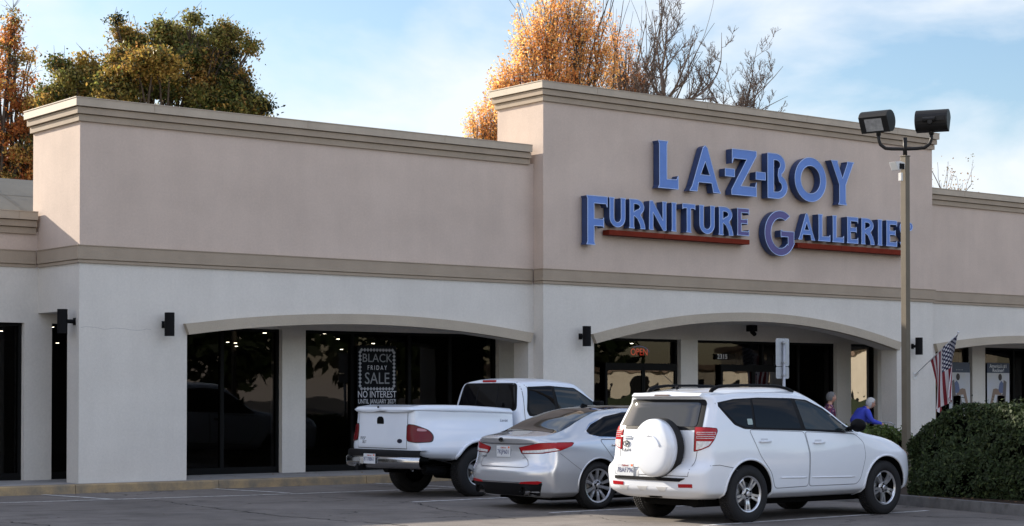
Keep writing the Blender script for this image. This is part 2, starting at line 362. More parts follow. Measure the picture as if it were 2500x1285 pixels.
# cornices
def cornice(zw,x0,x1,y,left,right,yret,back=True):
    g=MB(); c=MB()
    for z0,z1,o,mb in ((0,.105,.045,g),(.105,.12,.02,g),(.12,.225,.085,g),(.225,.24,.05,g),(.24,.375,.125,c),(.372,.387,.135,c)):
        a=x0-(o if left else 0); b=x1+(o if right else 0)
        mb.box(a,b,y-o,y+.10 if z0<.24 else yret+o,zw+z0,zw+z1)
        if z0<.24:
            if left: mb.box(x0-o,x0+.05,y+.10,yret+o,zw+z0,zw+z1)
            if right: mb.box(x1-.05,x1+o,y+.10,yret+o,zw+z0,zw+z1)
    x=x0+1.3
    while x<x1-.3:
        c.box(x,x+.008,y-.1275,y-.12,zw+.243,zw+.374,1); c.box(x,x+.05,y-.1365,y-.12,zw+.385,zw+.3895,0); x+=3.05
    g.build('cornice',M_trim,bld); c.build('parapet_cap',[M_cap,M_trim],bld,bevel=0)
cornice(6.175,0,9.54,0,True,False,1.88); cornice(7.42,9.669,21.49,-.3,True,True,1.18); cornice(6.175,21.62,33,0,False,False,1.88)
cornice(4.395,-20,-.05,1.67,False,False,2.2)
# sloped roof behind the low wing, flat roof elsewhere, interior shell
M_roof=mat('roof_membrane',(.17,.16,.13),.9,var=.18,vscale=.7,streak=.08)
g=MB(); g.add([(-20,2.2,4.45),(9.6,2.2,4.45),(9.6,6.0,5.86),(-20,6.0,5.86)],[(0,1,2,3)]); g.add([(-20,6.0,5.86),(9.6,6.0,5.86),(9.6,30,4.7),(-20,30,4.7)],[(0,1,2,3)])
for i in range(12):
    x=8.2-i*1.9; g.add([(x,2.25,4.475),(x+.03,2.25,4.475),(x+.03,6.0,5.875),(x,6.0,5.875)],[(0,1,2,3)])
for y in (3.4,4.7): z=4.45+(y-2.2)*.371; g.add([(-20,y,z+.012),(9.6,y,z+.012),(9.6,y+.03,z+.024),(-20,y+.03,z+.024)],[(0,1,2,3)])
g.build('roof',M_roof,bld)
g=MB(); g.box(0,33,1.9,30,4.2,4.42); g.build('roof',M_roof,bld)
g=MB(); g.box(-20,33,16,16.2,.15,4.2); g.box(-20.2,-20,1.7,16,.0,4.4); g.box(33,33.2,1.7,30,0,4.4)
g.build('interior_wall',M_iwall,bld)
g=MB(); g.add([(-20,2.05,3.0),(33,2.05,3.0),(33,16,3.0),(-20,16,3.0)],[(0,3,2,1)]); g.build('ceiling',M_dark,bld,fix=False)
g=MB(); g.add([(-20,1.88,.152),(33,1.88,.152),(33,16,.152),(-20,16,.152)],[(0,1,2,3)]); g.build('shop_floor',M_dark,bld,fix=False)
# interior spot lights
spots=[(9.7,11.9),(9.2,11.4),(6.54,5.1),(8.75,10.9),(7.2,4.6),(7.7,4.6),(9.96,7.6),(12.6,10.1),(15.2,15.6),(1.73,7.4),(1.63,4.7),(6.2,14.6),(17.7,6.1),(8.6,14.9),(11.2,14.5)]
s0=None
for i,(x,y) in enumerate(spots):
    if s0 is None:
        s0=thing('ceiling_spotlight','small warm spotlight glowing on the dark shop ceiling','ceiling light',(x,y,2.99),0,'spotlights on the shop ceiling')
        h=MB(); h.tube([(0,0,0),(0,0,-.06),(.0,0,-.07)],[.02,.045,.05],10); h.build('housing',M_black,s0)
        h=MB(); h.tube([(0,0,-.071),(0,0,-.078)],[.044,.03],10); h.build('bulb',M_spot,s0)
    else:
        c=copy_tree(s0); c.location=(x,y,2.99)
# sconces
def wall_lamp(loc,label,ext=.13):
    t=thing('wall_lamp',label,'wall lamp',loc,0,'black wall lamps on the shop front')
    g=MB(); g.tube([(0,-ext,-.2),(0,-ext,.2)],.085,20); 
    o=g.build('lamp_shade',M_black,t,bevel=.0)
    g=MB(); g.box(-.045,.045,-.01,.0,-.06,.06); g.tube([(0,-.01,0),(0,-ext+.08,0)],.035,10); g.build('bracket',M_black,t)
    return t
wall_lamp((1.56,0,2.82),'black box wall lamp left of the low wide arch',.2)
wall_lamp((10.62,-.3,2.79),'black box wall lamp on the pillar between the two big arches',.2)
wall_lamp((20.75,-.3,2.76),'black box wall lamp on the pillar behind the light pole',.2)
l=wall_lamp((-.001,.17,2.84),'black box wall lamp on the side return at the left corner',.22); l.rotation_euler=(0,0,-math.pi/2)
g=MB(); g.box(17.0,17.16,1.2,1.4,3.07,3.215); g.tube([(17.08,1.3,3.07),(17.08,1.2,3.0)],.05,12)
props(g.build('soffit_floodlight',M_black),'small black floodlight under the tall arch soffit','floodlight')
# ================================================================== CARS
def pchip(xs, ys, x):
    xs=np.asarray(xs,float); ys=np.asarray(ys,float); h=np.diff(xs); d=np.diff(ys)/h; m=np.zeros(len(xs))
    m[0]=d[0]; m[-1]=d[-1]
    for i in range(1,len(xs)-1):
        if d[i-1]*d[i]>0:
            w1=2*h[i]+h[i-1]; w2=h[i]+2*h[i-1]; m[i]=(w1+w2)/(w1/d[i-1]+w2/d[i])
    x=np.clip(x,xs[0],xs[-1]); k=np.clip(np.searchsorted(xs,x)-1,0,len(xs)-2); t=(x-xs[k])/h[k]
    return ys[k]*(2*t**3-3*t**2+1)+h[k]*m[k]*(t**3-2*t**2+t)+ys[k+1]*(-2*t**3+3*t**2)+h[k]*m[k+1]*(t**3-t**2)
def hull(keys, rear, front, Rr, Rf, nr=3.2, nf=2.6, ten=None, nx=110, sub=7, frng=1.0, rrng=1.0, wcurve=None, clampc=None):
    """keys: [(X, [(y,z)*k])] half ring bottom centre -> top centre; rear/front: (z,x) profile tables.
    returns verts, faces of a closed smooth hull (x forward, mirrored in y)"""
    X0=keys[0][0]; X1=keys[-1][0]; KX=[k[0] for k in keys]; nk=len(keys[0][1])
    t=np.linspace(0,1,nx); 
    # denser towards the ends
    e1=X0+Rr*(1-np.cos(np.linspace(0,math.pi/2,16))); e2=X1-Rf*(1-np.cos(np.linspace(0,math.pi/2,20)))[::-1]
    mid=np.linspace(e1[-1],e2[0],nx)[1:-1]; Xs=np.concatenate([e1,mid,e2])
    P=np.zeros((len(Xs),nk,2))
    for j in range(nk):
        for c in range(2): P[:,j,c]=pchip(KX,[k[1][j][c] for k in keys],Xs)
    ten = ten or [0.0]*nk
    rings=[]
    for i,X in enumerate(Xs):
        p=P[i]; pts=[]
        for j in range(nk-1):
            a=p[j]; b=p[j+1]; 
            pa=p[j-1] if j>0 else np.array([-p[1][0],p[1][1]]); pb=p[j+2] if j+2<nk else np.array([-p[nk-2][0],p[nk-2][1]])
            La=np.linalg.norm(b-a)+1e-9
            def tan(q0,q1,q2,tt):
                l1=np.linalg.norm(q1-q0)+1e-9; l2=np.linalg.norm(q2-q1)+1e-9
                v=((q1-q0)/l1*l2+(q2-q1)/l2*l1)/(l1+l2); return v*(1-tt)
            ta=tan(pa,a,b,ten[j])*La; tb=tan(a,b,pb,ten[j+1])*La
            for s in range(sub):
                u=s/sub; pts.append(a*(2*u**3-3*u**2+1)+ta*(u**3-2*u**2+u)+b*(-2*u**3+3*u**2)+tb*(u**3-u**2))
        pts.append(p[-1]); rings.append(pts)
    rz=[q[0] for q in rear]; rx=[q[1] for q in rear]; fz=[q[0] for q in front]; fx=[q[1] for q in front]
    V=[]; m=len(rings[0])
    for i,X in enumerate(Xs):
        d0=X-X0; d1=X1-X; fac=1.0
        if d0<Rr: fac=min(fac,(max(0,1-(1-d0/Rr)**nr))**(1/nr))
        if d1<Rf: fac=min(fac,(max(0,1-(1-d1/Rf)**nf))**(1/nf))
        wr=max(0,1-d0/rrng); wr=wr*wr*(3-2*wr); wf=max(0,1-d1/frng); wf=wf*wf*(3-2*wf)
        row=[]
        for (y,z) in rings[i]:
            z=float(z); x=X+wr*(np.interp(z,rz,rx)-X0)+wf*(np.interp(z,fz,fx)-X1)
            yy=max(0.0,float(y))*fac
            if wcurve: x+=wcurve(X,yy,z)
            row.append((float(x),yy,z))
        V.append(row)
    verts=[];faces=[]; n=len(V); W=2*m-2
    # full ring: bottom centre .. right side .. top centre .. left
    for row in V:
        r=[(x,-y,z) for x,y,z in row]; l=[(x,y,z) for x,y,z in row[1:-1]][::-1]; verts+=r+l
    for i in range(n-1):
        for k in range(W):
            a=i*W+k;b=i*W+(k+1)%W; faces.append((a,b,b+W,a+W))
    return verts,faces
def hull_obj(name, data, mats, parent=None):
    me=bpy.data.meshes.new(name); me.from_pydata(data[0],[],data[1])
    bm=bmesh.new(); bm.from_mesh(me); bmesh.ops.remove_doubles(bm,verts=bm.verts,dist=1e-5)
    bmesh.ops.dissolve_degenerate(bm,edges=bm.edges,dist=1e-6)
    bmesh.ops.recalc_face_normals(bm,faces=bm.faces)
    for f in bm.faces: f.smooth=True
    bm.to_mesh(me); bm.free()
    return link(name,me,mats,parent)
def bvh_of(o):
    bm=bmesh.new(); bm.from_mesh(o.data); t=BVHTree.FromBMesh(bm); bm.free(); return t
def cut_arches(o, wheels, r, yin, darkslot, W, zshift=0, sx=1.0):
    """subtract wheel wells"""
    g=MB(); n=40
    for (x,z) in wheels:
        for s in (-1,1):
            pts=[(x+r*sx*math.cos(2*math.pi*k/n), z+zshift+r*math.sin(2*math.pi*k/n)) for k in range(n)]
            g.prism(pts,'Y',s*yin,s*(W+.4))
    c=g.build('cut_tmp',None,o.parent); md=o.modifiers.new('b','BOOLEAN'); md.operation='DIFFERENCE'; md.object=c; md.solver='FAST'
    bpy.context.view_layer.update(); dg=bpy.context.evaluated_depsgraph_get(); me=bpy.data.meshes.new_from_object(o.evaluated_get(dg)); o.modifiers.clear()
    old=o.data; ms=list(old.materials); o.data=me; 
    me.materials.clear()
    for m in ms: me.materials.append(m)
    for p in me.polygons:
        c_=p.center; p.use_smooth=True; p.material_index=0
        for (x,z) in wheels:
            d=math.hypot((c_.x-x)/sx,c_.z-z-zshift)
            if d<r+.003 and abs(c_.y)>yin-.02 and (abs(d-r)<.02 or abs(abs(c_.y)-yin)<.01): p.material_index=darkslot; p.use_smooth=False
    bpy.data.objects.remove(c)
    bm=bmesh.new(); bm.from_mesh(me)
    for e in bm.edges:
        if len(e.link_faces)==2 and e.link_faces[0].material_index!=e.link_faces[1].material_index: e.smooth=False
    bm.to_mesh(me); bm.free()
def chaikin(p,n=2,closed=True):
    for _ in range(n):
        q=[]; L=len(p); rng=range(L if closed else L-1)
        for i in rng:
            a=p[i]; b=p[(i+1)%L]; q+=[(a[0]*.75+b[0]*.25,a[1]*.75+b[1]*.25),(a[0]*.25+b[0]*.75,a[1]*.25+b[1]*.75)]
        if not closed: q=[p[0]]+q+[p[-1]]
        p=q
    return p
def rounded(p, r, n=4):
    """round polygon corners with radius-ish r"""
    out=[]; L=len(p)
    for i in range(L):
        a=Vector(p[i-1]); b=Vector(p[i]); c=Vector(p[(i+1)%L]); d1=(a-b); d2=(c-b); k=min(r,d1.length*.45,d2.length*.45)
        s=b+d1.normalized()*k; e=b+d2.normalized()*k
        for j in range(n+1):
            t=j/n; q=s*(1-t)**2+b*2*t*(1-t)+e*t*t; out.append((q.x,q.y))
    return out
FR={'R':(Vector((0,-3,0)),Vector((1,0,0)),Vector((0,0,1)),Vector((0,1,0))),
    'L':(Vector((0,3,0)),Vector((1,0,0)),Vector((0,0,1)),Vector((0,-1,0))),
    'B':(Vector((-4,0,0)),Vector((0,1,0)),Vector((0,0,1)),Vector((1,0,0))),
    'F':(Vector((8,0,0)),Vector((0,1,0)),Vector((0,0,1)),Vector((-1,0,0))),
    'T':(Vector((0,0,4)),Vector((1,0,0)),Vector((0,1,0)),Vector((0,0,-1)))}
def frame_ang(side, deg):
    """frame looking diagonally at rear corner: deg from straight behind towards the side"""
    s=-1 if side=='R' else 1; a=R(deg); D=Vector((math.cos(a),-s*math.sin(a),0)); U=Vector((-s*D.y*0+ (math.sin(a)), s*math.cos(a)*1.0,0))
    U=Vector((-D.y,D.x,0)); O=Vector((-.6,s*.8,0))-D*4
    return (O,U,Vector((0,0,1)),D)
def patch(name, pts, fr, bvh, off=.004, m=None, parent=None, cell=.04, th=.012, smooth=True):
    O,U,V,D = FR[fr] if isinstance(fr,str) else fr
    bm=bmesh.new(); vs=[bm.verts.new((p[0],p[1],0)) for p in pts]; bm.faces.new(vs)
    x0=min(p[0] for p in pts); x1=max(p[0] for p in pts); y0=min(p[1] for p in pts); y1=max(p[1] for p in pts)
    for ax,a,b in ((0,x0,x1),(1,y0,y1)):
        k=max(1,int(math.ceil((b-a)/cell)))
        for i in range(1,k):
            co=[0,0,0]; co[ax]=a+(b-a)*i/k+1e-5; no=[0,0,0]; no[ax]=1
            bmesh.ops.bisect_plane(bm,geom=bm.verts[:]+bm.edges[:]+bm.faces[:],plane_co=co,plane_no=no,dist=1e-7)
    bd=[e for e in bm.edges if len(e.link_faces)==1]
    ext=bmesh.ops.extrude_edge_only(bm,edges=bd); low=set(v for v in ext['geom'] if isinstance(v,bmesh.types.BMVert))
    lastd=None
    for v in bm.verts:
        s=O+U*v.co.x+V*v.co.y; h=bvh.ray_cast(s,D)
        if h[0] is None:
            h=bvh.find_nearest(s+D*3.2)
        v.co = h[0]-D*(off if v not in low else off-th)
    bmesh.ops.recalc_face_normals(bm,faces=bm.faces)
    # make sure normals face the viewer
    c=sum((f.normal.dot(D)*f.calc_area() for f in bm.faces if all(v not in low for v in f.verts)),0)
    if c>0: bmesh.ops.reverse_faces(bm,faces=bm.faces)
    for f in bm.faces: f.smooth = smooth and all(v not in low for v in f.verts)
    for e in bm.edges:
        if len(e.link_faces)==2 and e.link_faces[0].smooth!=e.link_faces[1].smooth: e.smooth=False
    me=bpy.data.meshes.new(name); bm.to_mesh(me); bm.free()
    return link(name,me,m,parent)
def seam(pts, fr, bvh, wd=.006, off=.0012, closed=False, mb=None, step=.04):
    O,U,V,D = FR[fr] if isinstance(fr,str) else fr
    pts=[Vector(p) for p in pts]
    if closed: pts=pts+[pts[0]]
    q=[pts[0]]
    for a,b in zip(pts[:-1],pts[1:]):
        k=max(1,int((b-a).length/step))
        for i in range(1,k+1): q.append(a.lerp(b,i/k))
    vs=[]
    for i,p in enumerate(q):
        t=(q[min(i+1,len(q)-1)]-q[max(i-1,0)]).normalized(); n=Vector((-t.y,t.x))*wd/2
        for s in (p-n,p+n):
            S=O+U*s.x+V*s.y; h=bvh.ray_cast(S,D)
            co = h[0] if h[0] is not None else bvh.find_nearest(S+D*3)[0]
            vs.append(co-D*off)
    mb.add(vs,[(2*i,2*i+2,2*i+3,2*i+1) for i in range(len(q)-1)])
def mirror(pts): return pts
def on_body(bvh, fr, u, v, off=0):
    O,U,V,D = FR[fr] if isinstance(fr,str) else fr
    h=bvh.ray_cast(O+U*u+V*v,D); return h[0]-D*off

# car paints and glass
M_wpaint=mat('white_car_paint',(.75,.78,.82),.30,spec=.5,coat=1.0,var=.03,vscale=1)
M_wpaint2=mat('white_truck_paint',(.72,.77,.84),.32,spec=.5,coat=.8,var=.03,vscale=1)
M_silver=mat('silver_car_paint',(.58,.60,.63),.25,metal=.5,coat=1.0,bump=.02,bscale=900)
M_cglass=mat('tinted_car_glass',(.004,.004,.005),.03,spec=.16); M_rglass=mat('rear_car_glass',(.01,.01,.011),.05,spec=.9)
M_cglass2=mat('clear_car_glass',(.016,.022,.024),.03,spec=.35)
M_tyre=mat('tyre_rubber',(.016,.016,.017),.8,spec=.3,bump=.3,bscale=40)
M_alloy=mat('alloy_silver',(.62,.62,.64),.28,metal=.8)
M_seam=mat('panel_gap',(.05,.05,.055),.7); M_gap2=mat('panel_gap_soft',(.16,.17,.19),.7)
M_red=mat('red_lens',(.34,.010,.014),.25,spec=.3)
M_redd=mat('deep_red_lens',(.13,.005,.008),.25,spec=.3)
M_clear=mat('clear_lens',(.62,.60,.60),.18,coat=1,spec=.6,var=.35,vscale=30)
M_amber=mat('amber_lens',(.65,.22,.06),.15,coat=1)
M_plate=mat('plate_white',(.62,.64,.66),.4)
M_pltxt=mat('plate_blue_text',(.06,.07,.16),.5)
M_platered=mat('plate_red',(.45,.07,.05),.5)
M_rubber=mat('black_trim',(.007,.007,.008),.6,spec=.15)
M_well=mat('wheel_well',(.006,.006,.006),.95,spec=.1)
M_disc=mat('brake_disc',(.20,.20,.20),.45,metal=.8)

def lathe(profile, n=48, axis='Y'):
    """profile: (axial, radius)"""
    vs=[];fs=[]
    for a,r in profile:
        for k in range(n):
            t=2*math.pi*k/n; vs.append((r*math.cos(t),a,r*math.sin(t)))
    for i in range(len(profile)-1):
        for k in range(n): fs.append((i*n+k,i*n+(k+1)%n,(i+1)*n+(k+1)%n,(i+1)*n+k))
    return vs,fs
def make_wheel(parent, loc, rad, wid, rimr, style, side, spin=0):
    """outer face towards side*y (side=-1: right side of car)"""
    s=side; h=wid/2
    # barrel + disc (the wheel itself), with tyre and rim as its pieces
    g=MB(); 
    v,f=lathe([(h*.75,rimr*.96),(-h*.2,rimr*.93),(-h*.2,.05)]); g.add([(x,y*s,z) for x,y,z in v],f,0)
    v,f=lathe([(h*.10,rimr*.66),(h*.14,rimr*.66),(h*.14,.07)],32); g.add([(x,y*s,z) for x,y,z in v],f,1)
    w_=g.build('wheel',[M_well,M_disc],parent,smooth=True); w_.location=loc; w_.rotation_euler=(0,spin,0)
    t=MB(); rr=rad; prof=[(-h*.80,rimr),(-h*.98,rimr+.02),(-h*1.0,(rimr+rr)/2),(-h*.93,rr-.035),(-h*.80,rr-.008),(-h*.55,rr),(0,rr+.001),(h*.55,rr),(h*.80,rr-.008),(h*.93,rr-.035),(h*1.0,(rimr+rr)/2),(h*.98,rimr+.02),(h*.80,rimr-.004),(h*.6,rimr-.01)]
    v,f=lathe(prof,64); t.add(v,f)
    # tread grooves: raised blocks
    for row in (-.45,-.15,.15,.45):
        for k in range(72):
            a=2*math.pi*(k+.5*(row>0))/72; c=Vector((math.cos(a)*(rr+.002),row*h*1.2,math.sin(a)*(rr+.002)))
            t.obox(c,.018,h*.26,.008,(0,math.pi/2-a,0))
    o=t.build('tyre',M_tyre,w_,smooth=True)
    try: bpy.context.view_layer
    except: pass
    r=MB(); f0=h*.80
    v,f=lathe([(f0-.01,rimr*.90),(f0+.004,rimr*.935),(f0+.008,rimr*.985),(f0-.004,rimr),(f0-.03,rimr)],56); r.add([(x,y*s,z) for x,y,z in v],f)
    def spoke(a0,a1,r0,r1,w0,w1,y0,y1,dep=.022):
        # tapered bar from (angle a0,r0) to (a1,r1)
        p0=Vector((math.cos(a0)*r0,0,math.sin(a0)*r0)); p1=Vector((math.cos(a1)*r1,0,math.sin(a1)*r1)); d=(p1-p0).normalized(); n=Vector((-d.z,0,d.x))
        vs=[]
        for p,w2,yy in ((p0,w0,y0),((p0+p1)/2,(w0+w1)/2,(y0+y1)/2+.006),(p1,w1,y1)):
            for sx,dy in ((-.5,-dep),(-.42,0),(.42,0),(.5,-dep)):
                q=p+n*w2*sx; vs.append((q.x,(yy+dy)*s,q.z))
        fs=[]
        for i in range(2):
            for k in range(3): fs.append((i*4+k,i*4+k+1,(i+1)*4+k+1,(i+1)*4+k))
        fs+=[(0,1,2,3)]
        r.add(vs,fs)
    if style=='split5':
        for k in range(5):
            a=math.pi/2*3+2*math.pi*k/5
            for q in (-1,1): spoke(a+q*.16,a+q*.155,.045,rimr*.93,.036,.034,f0-.022,f0-.004)
            # bridge between the pair near the rim and the hub
            spoke(a,a,.04,rimr*.50,.060,.045,f0-.026,f0-.014)
            spoke(a,a,rimr*.84,rimr*.93,.10,.12,f0-.008,f0-.004)
    elif style=='turbine':
        for k in range(5):
            a=.35+2*math.pi*k/5
            spoke(a-.22,a-.30,.05,rimr*.93,.030,.062,f0-.03,f0-.004)
            spoke(a+.22,a+.26,.05,rimr*.93,.026,.055,f0-.034,f0-.006)
    else:
        for k in range(5):
            a=.3+2*math.pi*k/5; spoke(a,a,.05,rimr*.93,.075,.085,f0-.02,f0-.01)
    v,f=lathe([(f0-.03,.085),(f0-.012,.075),(f0-.008,.05)],24); r.add([(x,y*s,z) for x,y,z in v],f)
    v,f=lathe([(f0-.008,.035),(f0+.004,.034),(f0+.010,.024),(f0+.011,.0001)],24); r.add([(x,y*s,z) for x,y,z in v],f)
    ro=r.build('rim',M_alloy,w_,smooth=False)
    n=MB()
    for k in range(5):
        a=2*math.pi*(k+.5)/5; c=(math.cos(a)*.057,(f0-.002)*s,math.sin(a)*.057); n.tube([(c[0],(f0-.02)*s,c[2]),(c[0],(f0+.004)*s,c[2])],.010,8)
    n.build('lug_nuts',M_black,w_)
    return w_
def text_mesh(name, s, size, m, parent=None, M=None, ext=.001, sx=1.0, align='CENTER', shear=0, space=1.0):
    c=bpy.data.curves.new(name,'FONT'); c.body=s; c.size=size; c.align_x=align; c.align_y='CENTER'; c.extrude=ext; c.shear=shear; c.space_character=space; c.resolution_u=3
    o=bpy.data.objects.new(name,c); dg=bpy.context.evaluated_depsgraph_get(); COL.objects.link(o); dg.update()
    me=bpy.data.meshes.new_from_object(o.evaluated_get(bpy.context.evaluated_depsgraph_get())); bpy.data.objects.remove(o); bpy.data.curves.remove(c)
    me.transform(Matrix.Diagonal((sx,1,1,1)))
    if M is not None: me.transform(M)
    me.name=name
    o=link(name,me,m,parent); return o
def rearM(loc, tilt=0):
    """text facing -x (readable from behind the car)"""
    return Matrix.Translation(loc) @ Matrix(((0,0,-1,0),(-1,0,0,0),(0,1,0,0),(0,0,0,1))) @ Matrix.Rotation(tilt,4,'X')
def facM(loc): # text facing -Y in world
    return Matrix.Translation(loc) @ Matrix.Rotation(math.pi/2,4,'X')
def plate(parent, loc, txt, sub=None):
    g=MB(); g.box(-.006,.006,-.155,.155,-.078,.078); p=g.build('licence_plate',M_plate,parent,bevel=.002); p.location=loc
    text_mesh('lettering',txt,.088,M_pltxt,p,rearM((-.0075,0,-.008)),sx=.92)
    text_mesh('lettering','California',.032,M_platered,p,rearM((-.0075,0,.052)),sx=1.0,shear=.25)
    g=MB(); g.box(-.008,-.006,-.145,-.112,.045,.070); g.build('sticker',mat('sticker_orange',(.8,.15,.03),.5),p)
    return p
def logo(parent, loc, r, kind, m=None):
    g=MB()
    def ell(ry,rz,t,cy=0,cz=0):
        pts=[(0,cy+ry*math.cos(a),cz+rz*math.sin(a)) for a in np.linspace(0,2*math.pi,25)]; g.tube(pts,t,6,cap=False)
    if kind=='triple':
        ell(r,r*.68,r*.09); ell(r*.28,r*.64,r*.08); ell(r*.66,r*.26,r*.08,0,r*.36)
    elif kind=='oval':
        g.prism([(r*math.cos(a),r*.55*math.sin(a)) for a in np.linspace(0,2*math.pi,24)[:-1]],'X',-.006,.01)
    o=g.build('badge',m or M_chrome,parent,smooth=False); o.location=loc; return o

# ------------------------------------------------------------------ white SUV with spare wheel on the back
def build_suv():
    car=thing('suv','white suv with hard covered spare wheel on its tailgate, nearest the camera','suv',(3.42,-11.22,0),.026,'cars parked in front of the shops')
    def K(w,belt,wr,zr,z6,zt,zb=.30,w7=.72,y5=.045):
        if wr<.705: wr+=.03
        return [(0,zb),(w-.14,zb),(w-.035,zb+.06),(w,.60),(w-.004,.86),(w-y5,belt),(wr,z6),(wr*w7,zr),(0,zt)]
    keys=[(-.80,K(.90,1.17,.70,1.625,1.585,1.655,.33)),
          (-.45,K(.905,1.18,.70,1.655,1.60,1.68,.32)),
          (.2,K(.908,1.17,.69,1.685,1.62,1.705)),
          (.8,K(.908,1.16,.68,1.69,1.615,1.71)),
          (1.25,K(.908,1.15,.67,1.665,1.58,1.69)),
          (1.62,K(.908,1.13,.70,1.52,1.43,1.555)),
          (2.02,K(.905,1.11,.77,1.285,1.20,1.33,w7=.62)),
          (2.30,K(.905,1.06,.80,1.16,1.10,1.19,w7=.65)),
          (2.75,K(.905,.98,.78,1.07,1.03,1.10,w7=.65,y5=.05)),
          (3.15,K(.89,.90,.74,.985,.955,1.015,w7=.65,y5=.05)),
          (3.42,K(.87,.80,.70,.86,.84,.885,w7=.65,y5=.05)),
          (3.56,K(.84,.70,.66,.75,.735,.77,zb=.34,w7=.65,y5=.04))]
    rear=[(.28,-.72),(.34,-.80),(.42,-.865),(.62,-.88),(.70,-.865),(.735,-.80),(.80,-.765),(1.1,-.75),(1.18,-.735),(1.25,-.70),(1.52,-.565),(1.57,-.585),(1.63,-.60),(1.66,-.55),(1.72,-.45)]
    front=[(.28,3.40),(.36,3.52),(.5,3.56),(.62,3.56),(.75,3.50),(.9,3.44),(1.1,3.40),(1.7,3.4)]
    d=hull(keys,rear,front,.20,.62,nr=3.6,nf=2.4,ten=[0,.5,.4,.1,.1,.6,.55,.2,0],rrng=.9,frng=.9)
    body=hull_obj('body',d,[M_wpaint,M_well],car); bv=bvh_of(body)
    WH=[(0,.37),(2.66,.37)]
    cut_arches(body,WH,.425,.52,1,.95)
    # arch lips
    for x,z in WH:
        for s in (-1,1):
            g=MB(); pts=[]
            for k in range(33):
                a=R(-12+204*k/32); px_=x+.432*math.cos(a); pz=z+.432*math.sin(a); h=bv.ray_cast(Vector((px_,s*3,pz)),Vector((0,-s,0)))
                if h[0] is not None: pts.append(h[0]+Vector((0,s*.001,0)))
            g.tube(pts,.016,6); g.build('wheel_arch',M_wpaint,car,smooth=True)
    for x in (0,2.66):
        for s in (-1,1): make_wheel(car,(x,s*.785,.362),.362,.225,.232,'split5',s,spin=.5*x)
    glass=[]
    for S,s in (('R',-1),('L',1)):
        # one dark band = side glass, split by pillars
        qw=rounded([(-.455,1.495),(-.15,1.54),(.15,1.555),(.12,1.20),(-.02,1.205),(-.18,1.25),(-.29,1.345)],.03)
        patch('window',qw,S,bv,.004,M_cglass,car)
        rw=rounded([(.19,1.562),(.60,1.565),(.93,1.555),(1.01,1.175),(.55,1.185),(.16,1.20)],.025)
        patch('window',rw,S,bv,.004,M_cglass,car)
        fw=rounded([(1.01,1.55),(1.22,1.53),(1.52,1.42),(1.82,1.245),(2.0,1.135),(1.09,1.17)],.03)
        patch('window',fw,S,bv,.004,M_cglass2,car)
        band_=rounded([(-.49,1.51),(-.15,1.56),(.3,1.578),(.95,1.57),(1.25,1.548),(1.56,1.435),(1.88,1.245),(2.14,1.085),(2.0,1.10),(1.07,1.145),(.1,1.175),(-.05,1.18),(-.22,1.235),(-.33,1.34)],.03)
        patch('window_trim',band_,S,bv,.001,M_rubber,car)
        # doors
        rd=rounded([(.03,1.172),(1.055,1.135),(1.12,.86),(1.10,.43),(.47,.42),(.40,.62),(.20,.84)],.05)
        fd=rounded([(1.07,1.135),(2.06,1.09),(2.22,.98),(2.24,.80),(2.14,.50),(2.06,.43),(1.115,.43),(1.135,.86)],.05)
        hand=[]
        for dr,hx,hz in ((rd,.30,1.02),(fd,1.32,.99)):
            m_=MB(); seam(dr,S,bv,.008,.0016,True,m_); m_.build('door_gap',M_gap2,car,fix=False)
            cx_=sum(p[0] for p in dr)/len(dr); cz_=sum(p[1] for p in dr)/len(dr)
            ins=[(cx_+(p[0]-cx_)*.988,cz_+(p[1]-cz_)*.984) for p in dr]
            do=patch('door',ins,S,bv,.0035,M_wpaint,car,th=.003)
            hp=on_body(bv,S,hx,hz,.0); g=MB(); g.tube([hp+Vector((-.10,s*.008,0)),hp+Vector((-.085,s*.036,.0)),hp+Vector((.07,s*.038,0)),hp+Vector((.10,s*.01,0))],[.012,.014,.013,.010],8); g.build('handle',M_wpaint,do,smooth=True)
            g=MB(); seam([(hx-.08,hz+.028),(hx+.05,hz+.028)],S,bv,.022,.0055,False,g,.03); g.build('handle_recess',mat('recess_grey',(.55,.57,.60),.4),do,fix=False)
        # lower moulding
        for a,b in ((.56,1.07),(1.16,2.02)):
            g=MB(); pts=[on_body(bv,S,a+(b-a)*k/10,.565-.018*(a+(b-a)*k/10)/1.0,.004) for k in range(11)]
            g.tube(pts,[.006]+[.011]*9+[.006],6); g.build('side_moulding',M_wpaint,car,smooth=True)
        # mirror
        g=MB(); base=on_body(bv,S,1.97,1.16); 
        g.tube([base,base+Vector((.0,s*.10,.02))],.03,8)
        mv,mf=lathe([(0,.001),(.015,.075),(.05,.095),(.09,.09),(.12,.06),(.13,.001)],20)
        g.add([(base.x-.05+y*1.0,base.y+s*.17+x*1.25,base.z+.05+z*.95) for x,y,z in mv],mf); g.build('wing_mirror',M_black,car,smooth=True)
        # roof rail
        g=MB(); y=s*.565
        def zr(x): return bv.ray_cast(Vector((x,y,3)),Vector((0,0,-1)))[0].z
        pts=[(-.36,y,zr(-.36)+.005),(-.32,y,zr(-.32)+.035),(-.22,y,zr(-.22)+.06),(0,y,zr(0)+.065),(.5,y,zr(.5)+.062),(.85,y,zr(.85)+.055),(1.05,y,zr(1.05)+.035),(1.18,y,zr(1.18)+.008)]
        g.tube(pts,[.024,.03,.022,.017,.016,.017,.022,.018],8); g.build('roof_rail',M_black,car,smooth=True)
        # tail lamps: wrap round the corner
        fa=frame_ang(S,42); O,U,V,D=fa
        def wp(x,y,z):  # world-ish local point to frame coords
            p=Vector((x,y*1.0,z)); return ((p-O).dot(U),z)
        sgn=-1 if S=='R' else 1
